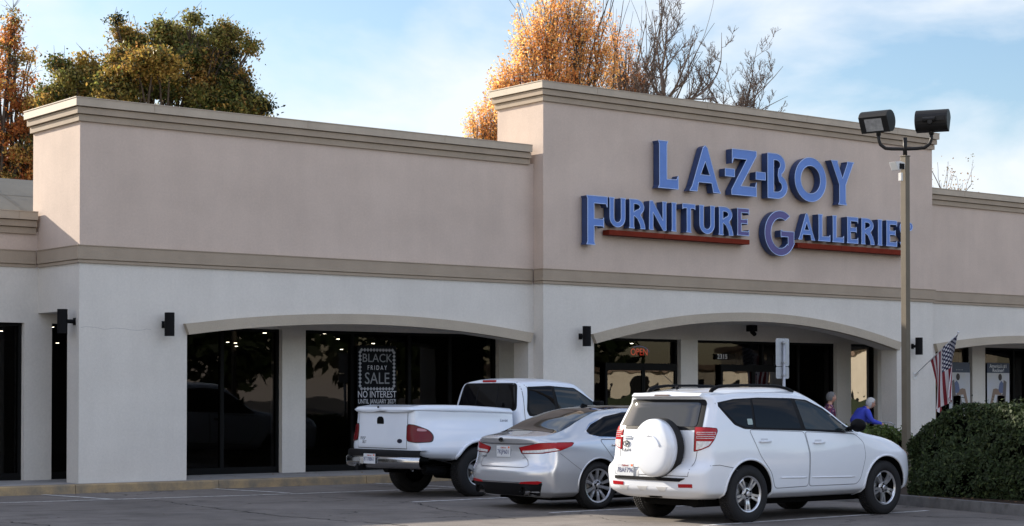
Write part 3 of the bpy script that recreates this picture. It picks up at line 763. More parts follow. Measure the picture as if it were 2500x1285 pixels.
        tl=[wp(-.75,s*.67,1.215),wp(-.70,s*.87,1.21),wp(-.59,s*.905,1.20),wp(-.575,s*.905,1.16),wp(-.63,s*.90,1.05),wp(-.70,s*.88,.97),wp(-.75,s*.78,.925),wp(-.77,s*.67,.90)]
        patch('tail_lamp_rim',rounded([(a,b) for a,b in tl],.02),fa,bv,.004,M_redd,car)
        c0=sum(p[0] for p in tl)/8; c1=sum(p[1] for p in tl)/8
        tli=[(c0+(a-c0)*.93,c1+(b-c1)*.95) for a,b in tl]
        lamp=patch('tail_lamp',rounded(tli,.02),fa,bv,.010,M_red,car)
        def clip(poly,z0,z1):
            bm=bmesh.new(); f=bm.faces.new([bm.verts.new((a,b,0)) for a,b in poly])
            bmesh.ops.bisect_plane(bm,geom=bm.verts[:]+bm.edges[:]+bm.faces[:],plane_co=(0,z0,0),plane_no=(0,-1,0),clear_outer=True)
            bmesh.ops.bisect_plane(bm,geom=bm.verts[:]+bm.edges[:]+bm.faces[:],plane_co=(0,z1,0),plane_no=(0,1,0),clear_outer=True)
            f=bm.faces[:][0]; r_=[(v.co.x,v.co.y) for v in f.verts]; bm.free(); return r_
        small=[(c0+(a-c0)*.80,c1+(b-c1)*.86) for a,b in tl]
        patch('clear_lens',clip(small,.93,1.035),fa,bv,.013,M_clear,lamp,th=.006)
        m_=MB()
        for z_ in (1.135,1.085):
            r1=clip(small,z_-.015,z_+.015); us=[p[0] for p in r1]; a,b=min(us),max(us)
            seam([(a,z_-.012),(b,z_-.012),(b,z_+.012),(a,z_+.012)],fa,bv,.006,.0125,True,m_)
        m_.build('lamp_lines',M_clear,lamp,fix=False)
        # headlamp wrap
        patch('headlamp',rounded([(3.02,.92),(3.22,.93),(3.38,.86),(3.40,.76),(3.30,.74),(3.16,.82)],.03),S,bv,.005,M_amber if S=='R' else M_clear,car)
        # rear reflector in bumper
        patch('reflector',[(s*.50,.455),(s*.72,.46),(s*.72,.505),(s*.50,.50)],'B',bv,.006,M_red,car)
    # windscreen
    ws=[(1.33,-.60),(1.95,-.72),(2.18,-.60),(2.24,0),(2.18,.60),(1.95,.72),(1.33,.60),(1.36,0)]
    patch('windscreen',rounded(ws,.05),'T',bv,.004,M_cglass2,car)
    # rear window: black surround then glass
    patch('rear_window_surround',rounded([(-.665,1.555),(.665,1.555),(.745,1.185),(.60,1.17),(-.60,1.17),(-.745,1.185)],.04),'B',bv,.003,M_rubber,car)
    patch('rear_window',rounded([(-.60,1.515),(.60,1.515),(.655,1.215),(-.655,1.215)],.05),'B',bv,.007,M_rglass,car)
    # roof spoiler and high brake lamp
    g=MB(); n=14; vs=[];
    for k in range(n+1):
        y=-.62+1.24*k/n; b=-.655+.05*(y/.62)**2
        vs+=[(b+.02,y,1.575),(b-.0,y,1.60),(b+.04,y,1.635),(b+.28,y,1.672-.03*(y/.62)**2),(b+.2,y,1.56)]
    fs=[]
    for k in range(n):
        for j in range(5): fs.append((k*5+j,k*5+(j+1)%5,(k+1)*5+(j+1)%5,(k+1)*5+j))
    fs+=[(0,1,2,3,4),(n*5,n*5+4,n*5+3,n*5+2,n*5+1)]; g.add(vs,fs); g.build('spoiler',M_wpaint,car,smooth=False,bevel=.008)
    g=MB(); g.box(-.668,-.645,-.13,.13,1.597,1.618); g.build('brake_lamp',mat('smoked_lens',(.18,.14,.13),.2,coat=1),car)
    # tailgate gaps
    m_=MB(); seam([(-.705,1.19),(-.70,.90),(-.66,.60),(.66,.60),(.70,.90),(.705,1.19)],'B',bv,.008,.002,False,m_)
    for S_ in ('R','L'): seam([(-.70,.735),(-.55,.74),(-.30,.70),(-.22,.66)],S_,bv,.007,.002,False,m_)
    m_.build('tailgate_gap',M_seam,car,fix=False)
    # bumper step strip, skid inserts
    patch('bumper_step',rounded([(-.62,.575),(.66,.575),(.66,.535),(-.52,.53)],.01),'B',bv,.012,M_rubber,car,th=.03)
    for a in (-.30,.05,.40):
        patch('bumper_recess',[(a,.455),(a+.20,.455),(a+.15,.395),(a+.05,.395)],'B',bv,.004,mat('bumper_shade_paint',(.55,.55,.54),.5),car)
    patch('plate_recess',rounded([(.20,.755),(.60,.755),(.60,.575),(.20,.575)],.02),'B',bv,.003,mat('grey_recess',(.42,.43,.44),.5),car)
    p=plate(car,(0,0,0),'7BAF796'); q=on_body(bv,'B',.44,.665); p.location=(q.x-.018,.44,.655)
    # hitch / handle bar and badges
    logo(car,on_body(bv,'B',.56,.985,.012),.055,'triple',mat('badge_dark',(.05,.05,.05),.3))
    text_mesh('badge','RAV4',.055,M_seam,car,rearM(on_body(bv,'B',.56,.90,.008)),sx=1.3)
    g=MB(); q=on_body(bv,'B',.55,1.075,.02); g.tube([q+Vector((0,-.10,0)),q+Vector((-.012,0,.006)),q+Vector((0,.10,0))],.010,6); g.build('tailgate_handle',M_wpaint,car,smooth=True)
    # spare wheel: tyre edge + hard cover
    sp=MB(); Rs=.375
    v,f=lathe([(0,.05),(0,Rs-.03),(.02,Rs),(.10,Rs+.004),(.13,Rs-.01),(.13,.05)],56); sp.add([(-.765-y,-.15+x,.945+z) for x,y,z in v],f)
    so=sp.build('spare_tyre',M_tyre,car,smooth=True)
    sp=MB(); v,f=lathe([(.125,Rs-.02),(.13,Rs-.006),(.20,Rs-.012),(.228,Rs-.035),(.243,Rs-.075),(.250,Rs-.14),(.254,.12),(.255,.001)],64)
    sp.add([(-.765-y,-.15+x,.945+z) for x,y,z in v],f)
    co=sp.build('spare_wheel_cover',M_wpaint,so,smooth=True)
    g=MB(); pts=[(-1.018,-.15+.20*math.cos(a)+.02,.945-.04+.20*math.sin(a)) for a in np.linspace(R(75),R(165),12)]
    g.tube(pts,[.002]+[.012]*10+[.002],6); g.build('cover_ridge',M_wpaint,so,smooth=True)
    # underbody, exhaust, antenna
    g=MB(); g.box(-.45,3.1,-.55,.55,.20,.34); g.box(-.08,.08,-.68,.68,.30,.40); g.tube([(-.55,-.45,.28),(-.1,-.45,.28)],.09,12); g.build('underbody',M_well,car,bevel=.02)
    g=MB(); g.tube([(-.28,.1,1.69),(-.30,.1,1.72)],.022,10); g.tube([(-.30,.1,1.72),(-.52,.1,1.86)],.004,6); g.build('aerial',M_black,car)
    # inspection sticker in rear side window
    patch('window_sticker',rounded([(.02,1.235),(.11,1.235),(.11,1.31),(.02,1.31)],.015),'R',bv,.008,mat('sticker_pale',(.30,.38,.36),.4),car)
    # steering wheel seen through the front window is part of the cabin
    return car
build_suv()

# ------------------------------------------------------------------ silver saloon
def build_sedan():
    car=thing('saloon_car','silver four door saloon parked between the white pickup and the white suv','car',(3.80,-7.90,0),-.004,'cars parked in front of the shops')
    def K(w,belt,y5,wr,z6,w7,z7,zt,zb=.19):
        return [(0,zb),(w-.14,zb),(w-.03,zb+.06),(w,.50),(w-.006,.74),(y5,belt),(wr,z6),(wr*w7,z7),(0,zt)]
    keys=[(-1.08,K(.88,.90,.83,.66,1.005,.6,1.03,1.04,.22)),
          (-.80,K(.91,.945,.855,.66,1.04,.6,1.07,1.08)),
          (-.52,K(.925,.965,.875,.64,1.09,.6,1.115,1.125)),
          (-.15,K(.93,.98,.88,.605,1.24,.6,1.275,1.29)),
          (.30,K(.93,.985,.88,.575,1.365,.62,1.405,1.42)),
          (.80,K(.93,.985,.88,.565,1.405,.62,1.445,1.46)),
          (1.30,K(.93,.98,.88,.56,1.40,.62,1.445,1.46)),
          (1.75,K(.93,.97,.88,.565,1.345,.62,1.39,1.405)),
          (2.20,K(.93,.955,.88,.63,1.17,.62,1.21,1.23)),
          (2.70,K(.925,.92,.87,.72,.985,.65,1.02,1.04)),
          (3.25,K(.91,.84,.85,.68,.885,.65,.91,.925)),
          (3.60,K(.89,.72,.82,.62,.76,.65,.78,.79)),
          (3.76,K(.86,.60,.78,.58,.64,.65,.655,.66))]
    rear=[(.18,-.96),(.26,-1.02),(.36,-1.06),(.48,-1.085),(.56,-1.08),(.62,-1.03),(.70,-1.005),(.84,-.985),(.92,-1.0),(.97,-1.03),(1.0,-1.05),(1.03,-1.02),(1.08,-.96),(1.3,-.9)]
    front=[(.18,3.64),(.3,3.74),(.45,3.77),(.6,3.74),(.8,3.6),(1.2,3.5)]
    d=hull(keys,rear,front,.34,.75,nr=2.7,nf=2.3,ten=[0,.5,.4,.1,.1,.30,.25,.1,0],rrng=.75,frng=.9)
    body=hull_obj('body',d,[M_silver,M_well],car); bv=bvh_of(body)
    WH=[(0,.335),(2.805,.335)]
    cut_arches(body,WH,.385,.55,1,.96)
    for x,z in WH:
        for s in (-1,1):
            g=MB(); pts=[]
            for k in range(33):
                a=R(-8+196*k/32); px_=x+.391*math.cos(a); pz=z+.391*math.sin(a); h=bv.ray_cast(Vector((px_,s*3,pz)),Vector((0,-s,0)))
                if h[0] is not None: pts.append(h[0]+Vector((0,s*.0,0)))
            g.tube(pts,.013,6); g.build('wheel_arch',M_silver,car,smooth=True)
            make_wheel(car,(x,s*.80,.334),.334,.22,.243,'turbine',s,spin=.3+x)
    for S,s in (('R',-1),('L',1)):
        trim=rounded([(-.17,1.10),(-.02,1.205),(.30,1.318),(.70,1.375),(1.25,1.378),(1.68,1.328),(2.10,1.20),(2.50,1.02),(1.5,1.0),(.4,1.0),(.02,1.015),(-.13,1.05)],.03)
        patch('chrome_trim',[(a,b) for a,b in trim],S,bv,.0015,M_chrome,car)
        w1=rounded([(-.14,1.105),(.0,1.195),(.30,1.305),(.66,1.362),(.78,1.365),(.82,1.01),(.4,1.012),(.04,1.028),(-.11,1.06)],.02)
        w2=rounded([(.86,1.367),(1.25,1.365),(1.66,1.315),(2.08,1.185),(2.42,1.03),(1.5,1.012),(.90,1.010)],.02)
        patch('window',w1,S,bv,.005,M_cglass,car); patch('window',w2,S,bv,.005,M_cglass2,car)
        rd=rounded([(.03,.985),(.85,.97),(.88,.30),(.50,.27),(.42,.42),(.26,.70)],.06)
        fd=rounded([(.87,.97),(1.95,.95),(2.05,.80),(1.98,.30),(.90,.30)],.06)
        for dr,hx,hz in ((rd,.36,.905),(fd,1.12,.89)):
            m_=MB(); seam(dr,S,bv,.010,.0016,True,m_); m_.build('door_gap',M_seam,car,fix=False)
            cx_=sum(p[0] for p in dr)/len(dr); cz_=sum(p[1] for p in dr)/len(dr)
            do=patch('door',[(cx_+(p[0]-cx_)*.986,cz_+(p[1]-cz_)*.982) for p in dr],S,bv,.0035,M_silver,car,th=.003)
            hp=on_body(bv,S,hx,hz,.0); g=MB(); g.tube([hp+Vector((-.11,s*.008,0)),hp+Vector((-.09,s*.034,.0)),hp+Vector((.08,s*.036,0)),hp+Vector((.11,s*.01,0))],[.010,.013,.013,.010],8); g.build('handle',M_chrome,do,smooth=True)
        # tail lamp wrap
        fa=frame_ang(S,48); O,U,V,D=fa
        def wp(x,y,z): return ((Vector((x,y,z))-O).dot(U),z)
        tl=[wp(-1.03,s*.37,.875),wp(-.93,s*.72,.945),wp(-.72,s*.90,.955),wp(-.50,s*.915,.955),wp(-.46,s*.915,.945),wp(-.50,s*.915,.90),wp(-.70,s*.90,.835),wp(-.90,s*.75,.795),wp(-1.01,s*.42,.785)]
        patch('tail_lamp_rim',rounded(tl,.012),fa,bv,.003,M_redd,car)
        c0=sum(p[0] for p in tl)/9; c1=sum(p[1] for p in tl)/9
        lamp=patch('tail_lamp',rounded([(c0+(a-c0)*.965,c1+(b-c1)*.88) for a,b in tl],.012),fa,bv,.007,M_red,car)
        cl=[wp(-1.0,s*.425,.830),wp(-.92,s*.70,.845),wp(-.76,s*.86,.870),wp(-.70,s*.89,.848),wp(-.90,s*.74,.810),wp(-1.0,s*.435,.800)]
        patch('clear_lens',cl,fa,bv,.010,M_clear,lamp,th=.006)
        patch('reflector',rounded([(s*.42,.372),(s*.74,.372),(s*.80,.405),(s*.74,.418),(s*.46,.40)],.006),'B',bv,.010,M_red,car)
        # exhaust
        g=MB(); y=s*.52; g.tube([(-.98,y,.275),(-1.065,y,.275)],[.055,.058],20,cap=False); ex=g.build('exhaust',M_chrome,car,smooth=True); ex.scale=(1,1,1)
        g=MB(); g.tube([(-.97,y,.275),(-1.03,y,.275)],.05,16); g.build('exhaust_bore',M_well,ex)
    # lower black valance with chrome line
    patch('rear_valance',rounded([(-.80,.395),(.80,.395),(.74,.27),(.66,.20),(-.66,.20),(-.74,.27)],.03),'B',bv,.004,M_rubber,car)
    m_=MB(); seam([(-.78,.398),(-.45,.385),(.45,.385),(.78,.398)],'B',bv,.014,.008,False,m_); m_.build('chrome_strip',M_chrome,car,fix=False)
    # side sills
    for S in ('R','L'): patch('sill',rounded([(.42,.285),(2.38,.285),(2.40,.215),(.40,.215)],.02),S,bv,.004,M_rubber,car)
    # rear glass
    rg=[(-.60,-.62),(-.58,0),(-.60,.62),(-.30,.63),(.10,.56),(.34,.50),(.40,0),(.34,-.50),(.10,-.56),(-.30,-.63)]
    patch('rear_window',rounded(rg,.05),'T',bv,.004,M_rglass,car)
    # dark glass roof
    rf=[(.42,-.50),(.46,0),(.42,.50),(1.55,.50),(1.66,0),(1.55,-.50)]
    patch('roof_glass',rounded(rf,.05),'T',bv,.004,M_cglass,car)
    ws=[(1.80,-.52),(1.86,0),(1.80,.52),(2.45,.66),(2.62,.55),(2.72,0),(2.62,-.55),(2.45,-.66)]
    patch('windscreen',rounded(ws,.05),'T',bv,.004,M_cglass2,car)
    # boot lid gaps & recess
    m_=MB(); seam([(-.80,1.0),(-.74,.93),(-.37,.88),(-.40,.79),(-.52,.70),(-.55,.63),(-.48,.60),(.48,.60),(.55,.63),(.52,.70),(.40,.79),(.37,.88),(.74,.93),(.80,1.0)],'B',bv,.008,.002,False,m_)
    for S in ('R','L'): seam([(-.70,.80),(-.50,.66),(-.34,.56)],S,bv,.006,.002,False,m_)
    m_.build('boot_gap',M_seam,car,fix=False)
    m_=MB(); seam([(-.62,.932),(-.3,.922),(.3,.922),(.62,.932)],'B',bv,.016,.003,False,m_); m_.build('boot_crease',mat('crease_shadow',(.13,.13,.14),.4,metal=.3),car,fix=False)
    q=on_body(bv,'B',0,.815); p=plate(car,(q.x-.014,0.0,.815),'7KJP601')
    q=on_body(bv,'B',0,.98); b=logo(car,q-Vector((.006,0,0)),.060,'oval',M_chrome); text_mesh('badge','KIA',.040,M_black,b,rearM((-.008,0,0)),sx=1.2)
    text_mesh('badge','OPTIMA',.036,M_seam,car,rearM(on_body(bv,'B',.47,.735,.006)),sx=1.2); text_mesh('badge','LX',.036,M_chrome,car,rearM(on_body(bv,'B',-.44,.735,.006)),sx=1.2)
    g=MB(); g.prism([(0,0),(.17,.0),(.13,.045),(.05,.065)],'Y',-.010,.010); o=g.build('aerial',M_black,car,bevel=.004); o.location=(.40,0,1.425)
    g=MB(); g.box(-.6,3.2,-.6,.6,.13,.24); g.build('underbody',M_well,car)
    return car
build_sedan()

# ------------------------------------------------------------------ white pickup
def build_truck():
    car=thing('pickup_truck','white pickup truck with hard bed cover and chrome rear bumper, farthest of the three cars','pickup truck',(4.42,-4.15,0),.0,'cars parked in front of the shops')
    car.rotation_euler=(0,R(1.0),0.02)
    def KB(w,wt,zt,zb=.50):
        return [(0,zb),(.72,zb),(w-.06,zb+.03),(w,.68),(w-.01,.86),(w-.07,1.06),(wt,1.20),(wt-.012,zt),(0,zt+.004)]
    keys=[(-1.22,KB(.86,.80,1.345,.66)),(-1.0,KB(.92,.81,1.345,.60)),(-.55,KB(.975,.83,1.34,.58)),(0,KB(.995,.84,1.335)),(.45,KB(.965,.84,1.33)),(.80,KB(.93,.84,1.325))]
    rear=[(.5,-1.17),(.7,-1.20),(.8,-1.22),(1.3,-1.205),(1.4,-1.20)]; front=[(.3,.80),(1.4,.80)]
    d=hull(keys,rear,front,.13,.02,nr=3.2,nf=6,ten=[0,.8,.3,.1,.1,.2,.3,.9,0],rrng=.5,frng=.3)
    bed=hull_obj('bed',d,[M_wpaint2,M_well],car); bv=bvh_of(bed)
    # bed cover
    def KC(w,z0,z1): return [(0,z0),(w-.01,z0),(w,z0+.012),(w-.002,z1-.03),(w-.03,z1-.005),(w*.6,z1+.014),(0,z1+.02)]
    keys=[(-1.24,KC(.79,1.352,1.385)),(-1.1,KC(.805,1.352,1.40)),(-.9,KC(.82,1.350,1.422)),(-.3,KC(.845,1.345,1.428)),(.4,KC(.845,1.337,1.41)),(.80,KC(.845,1.33,1.39))]
    d=hull(keys,[(1.3,-1.235),(1.36,-1.245),(1.44,-1.20)],[(1.3,.8),(1.5,.8)],.08,.03,nr=3.5,nf=6,ten=[0,.6,.5,.3,.2,0,0],rrng=.3,frng=.2)
    hull_obj('bed_cover',d,[M_wpaint2],car)
    cut_arches(bed,[(0,.40)],.475,.60,1,1.0,sx=1.0)
    # fender lip
    for s in (-1,1):
        g=MB(); pts=[]
        for k in range(30):
            a=R(0+180*k/29); x=.49*math.cos(a); z=.40+.49*math.sin(a); h=bv.ray_cast(Vector((x,s*3,z)),Vector((0,-s,0)))
            if h[0] is not None: pts.append(h[0]+Vector((0,s*.006,0)))
        g.tube(pts,.028,8); g.build('wheel_arch',M_wpaint2,car,smooth=True)
        for x in (0,3.52): make_wheel(car,(x,s*.84,.392),.392,.27,.215,'five',s,spin=.2)
    # cab
    def K(w,belt,wr,z6,z7,zt,zb=.50): return [(0,zb),(w-.12,zb),(w-.03,zb+.06),(w,.80),(w-.004,1.0),(w-.05,belt),(wr,z6),(wr*.6,z7),(0,zt)]
    keys=[(.86,K(.95,1.28,.76,1.80,1.865,1.885)),(1.1,K(.965,1.28,.755,1.835,1.895,1.91)),(1.6,K(.97,1.28,.745,1.85,1.91,1.925)),(2.15,K(.97,1.27,.74,1.825,1.885,1.90)),
          (2.55,K(.97,1.26,.79,1.58,1.63,1.65)),(2.95,K(.97,1.24,.85,1.33,1.37,1.385)),(3.4,K(.97,1.20,.85,1.26,1.29,1.30)),(4.0,K(.96,1.12,.83,1.19,1.22,1.235)),(4.40,K(.92,1.0,.78,1.08,1.10,1.11)),(4.52,K(.88,.9,.74,.98,1.0,1.01))]
    d=hull(keys,[(.5,.86),(1.25,.86),(1.3,.865),(1.85,.97),(1.95,1.0)],[(.5,4.48),(1.2,4.52)],.10,.35,nr=3.5,nf=2.8,ten=[0,.5,.4,.1,.1,.5,.35,.1,0],rrng=.5,frng=.5)
    cab=hull_obj('cab',d,[M_wpaint2,M_well],car); cb=bvh_of(cab); cut_arches(cab,[(3.52,.40)],.48,.55,1,1.0)
    patch('rear_window_surround',rounded([(-.70,1.83),(.70,1.83),(.80,1.37),(-.80,1.37)],.09),'B',cb,.003,M_rubber,car)
    patch('rear_window',rounded([(-.665,1.80),(.665,1.80),(.76,1.40),(-.76,1.40)],.08),'B',cb,.007,M_cglass,car)
    m_=MB()
    for y in (-.26,.26): seam([(y,1.79),(y*1.05,1.41)],'B',cb,.02,.009,False,m_)
    m_.build('window_divider',M_rubber,car,fix=False)
    g=MB(); q=on_body(cb,'B',0,1.865); g.box(q.x-.02,q.x+.03,-.17,.17,1.845,1.88); g.build('brake_lamp',M_red,car,bevel=.006)
    for S,s in (('R',-1),('L',1)):
        w1=rounded([(1.14,1.75),(1.62,1.775),(1.66,1.30),(1.12,1.32),(1.08,1.40)],.04); w2=rounded([(1.68,1.775),(2.12,1.75),(2.50,1.54),(2.84,1.33),(2.9,1.29),(1.74,1.30)],.03)
        patch('window_trim',rounded([(1.11,1.77),(1.6,1.795),(2.14,1.77),(2.54,1.555),(2.94,1.28),(1.6,1.275),(1.08,1.29),(1.04,1.38)],.03),S,cb,.002,M_rubber,car)
        patch('window',w1,S,cb,.006,M_cglass,car); patch('window',w2,S,cb,.006,M_cglass2,car)
        for dr in ([(1.0,1.86),(.98,.62),(1.66,.60),(1.66,1.26)],[(1.68,1.26),(1.68,.60),(2.75,.60),(2.98,.9),(3.0,1.22)]):
            m_=MB(); seam(rounded(dr,.05),S,cb,.010,.0016,True,m_); m_.build('door_gap',M_seam,car,fix=False)
        dr=rounded([(1.70,1.255),(1.70,.62),(2.74,.62),(2.96,.9),(2.98,1.215)],.05); do=patch('door',dr,S,cb,.0035,M_wpaint2,car,th=.003)
        hp=on_body(cb,S,1.86,1.12); g=MB(); g.box(hp.x-.08,hp.x+.08,hp.y-.02,hp.y+.02,1.10,1.14); g.build('handle',M_black,do,bevel=.006)
        g=MB(); g.box(2.42,2.52,s*1.04-.09*1,s*1.04+.09,1.34,1.56); g.tube([(2.5,s*.93,1.40),(2.47,s*1.0,1.42)],.02,8); g.build('wing_mirror',M_black,car,bevel=.02)
        # tail lamp, rounded block on the corner
        fa=frame_ang(S,35); O,U,V,D=fa; fa=(Vector((-1.1,s*.8,0))-D*4,U,V,D); O=fa[0]
        def wp(x,y,z): return ((Vector((x,y,z))-O).dot(U),z)
        tl=[wp(-1.20,s*.655,1.145),wp(-1.15,s*.82,1.13),wp(-.95,s*.90,1.05),wp(-.87,s*.93,.96),wp(-.88,s*.93,.86),wp(-1.15,s*.84,.845),wp(-1.21,s*.66,.87)]
        patch('tail_lamp_rim',rounded(tl,.06,6),fa,bv,.006,mat('lamp_seal',(.02,.01,.01),.4),car)
        c0=sum(p[0] for p in tl)/7; c1=sum(p[1] for p in tl)/7
        lamp=patch('tail_lamp',rounded([(c0+(a-c0)*.93,c1+(b-c1)*.92) for a,b in tl],.055,6),fa,bv,.022,M_redd,car,th=.02)
        patch('reverse_lens',rounded([(c0+(a-c0)*.30-.04*(-s),c1+.07+(b-c1)*.16) for a,b in tl],.03,5),fa,bv,.026,mat('pale_red_lens',(.42,.16,.15),.15,coat=1),lamp,th=.006)  # reverse lens: small paler red patch on the tail lamp
        g=MB(); g.tube([(-.75,s*.52,.42),(-.35,s*.52,.40)],.075,12); g.build('exhaust' if s<0 else 'spring_hanger',M_rubber,car)
        patch('sill',rounded([(-1.1,.60),(-.50,.60),(-.52,.53),(-1.08,.53)],.01),S,bv,.004,M_rubber,car)
    # tailgate
    tg=patch('tailgate',rounded([(-.655,1.325),(.655,1.325),(.66,.76),(-.66,.76)],.015),'B',bv,.004,M_wpaint2,car,th=.004)
    m_=MB(); seam([(-.662,1.34),(-.665,.75),(.665,.75),(.662,1.34)],'B',bv,.010,.002,False,m_); m_.build('tailgate_gap',M_seam,car,fix=False)
    q=on_body(bv,'B',.03,1.19); g=MB(); g.prism(rounded([(-.10,-.055),(.085,-.055),(.085,.03),(.04,.062),(-.04,.062),(-.085,.03)],.02),'X',q.x-.012,q.x+.01); h=g.build('handle',M_well,tg); h.location=(0,.03,1.19)
    q=on_body(bv,'B',-.50,.87); logo(tg,q-Vector((.004,0,0)),.062,'oval',mat('badge_navy',(.01,.01,.03),.3))
    o=text_mesh('badge','F150',.075,M_black,tg,rearM(on_body(bv,'B',.50,.90,.006)),sx=1.0); o=text_mesh('badge','XLT',.065,M_black,tg,rearM(on_body(bv,'B',.46,.84,.006)),sx=1.0)
    g=MB(); g.tube([(-1.26,.02,1.40),(-1.275,.02,1.40)],.018,10); g.build('cover_lock',M_black,car)
    # chrome bumper: curved bar, dark step on top
    def bar(zs,xoff,ylim,m,name,par=car):
        g=MB(); n=24; vs=[]; k=len(zs)
        for i in range(n+1):
            y=-ylim+2*ylim*i/n; bx=-1.40+.20*abs(y/ylim)**3.2
            for z,o in zs: vs.append((bx+o,y,z))
        fs=[]
        for i in range(n):
            for j in range(k-1): fs.append((i*k+j,i*k+j+1,(i+1)*k+j+1,(i+1)*k+j))
        g.add(vs,fs); o=g.build(name,m,par,smooth=True,fix=False); return o
    bar([(.44,.12),(.45,.05),(.475,.012),(.53,0),(.58,.0),(.610,.008),(.62,.02)],0,1.0,mat('bumper_chrome',(.42,.43,.45),.18,metal=1),'bumper')
    bar([(.62,.022),(.66,.025),(.705,.03),(.725,.06),(.73,.22)],0,.99,M_rubber,'bumper_step')
    g=MB(); g.box(-1.22,-.9,-.85,.85,.56,.70); g.box(-1.1,4.2,-.42,-.30,.50,.60); g.box(-1.1,4.2,.30,.42,.50,.60); g.tube([(0,-.7,.39),(0,.7,.39)],.045,10); g.tube([(-.16,-.06,.38),(.16,-.06,.38)],[.11,.13],12); g.build('chassis',M_well,car)
    g=MB(); g.box(-1.46,-1.30,.28,.36,.40,.47); g.tube([(-1.44,.32,.44),(-1.44,.32,.50)],.02,8); g.build('tow_hitch',M_rubber,car)
    g=MB(); g.box(-1.412,-1.396,.22,.31,.49,.60) ; g.build('bumper_recess',mat('bright_chrome',(.9,.9,.9),.25,metal=1),car,bevel=.01)
    p=plate(car,(-1.422,.02,.585),'8T78861')
    text_mesh('badge','Lariat',.07,mat('script_grey',(.22,.24,.3),.4),car,Matrix.Translation(on_body(bv,'R',.60,1.215,.006))@Matrix.Rotation(math.pi/2,4,'X'),shear=.3)
    return car
build_truck()
from mathutils import noise as mnoise
# ================================================================== SIGN LETTERS
M_sblue=mat('sign_blue_face',(.075,.185,.53),.35,spec=.5,var=.10,vscale=4)
M_spurp=mat('sign_faded_purple_face',(.055,.045,.22),.35,spec=.5,var=.12,vscale=5)
M_sside=mat('sign_navy_side',(.022,.05,.15),.4,spec=.5,var=.2,vscale=5)
M_sedge=mat('sign_pale_edge',(.42,.55,.82),.4)
M_sred=mat('sign_red_bar',(.17,.024,.012),.8,spec=.1,var=.2,vscale=3)
def arc(cx,cy,rx,ry,a0,a1,n=20): return [(cx+rx*math.cos(R(a0+(a1-a0)*i/n)),cy+ry*math.sin(R(a0+(a1-a0)*i/n))) for i in range(n+1)]
def stroke(path,t,close_caps=True):
    P=[Vector(p) for p in path]; L=[];Rr=[]
    for i,p in enumerate(P):
        d=(P[min(i+1,len(P)-1)]-P[max(i-1,0)]).normalized(); n=Vector((-d.y,d.x))*t/2; L.append(p+n); Rr.append(p-n)
    return [(q.x,q.y) for q in L+Rr[::-1]]
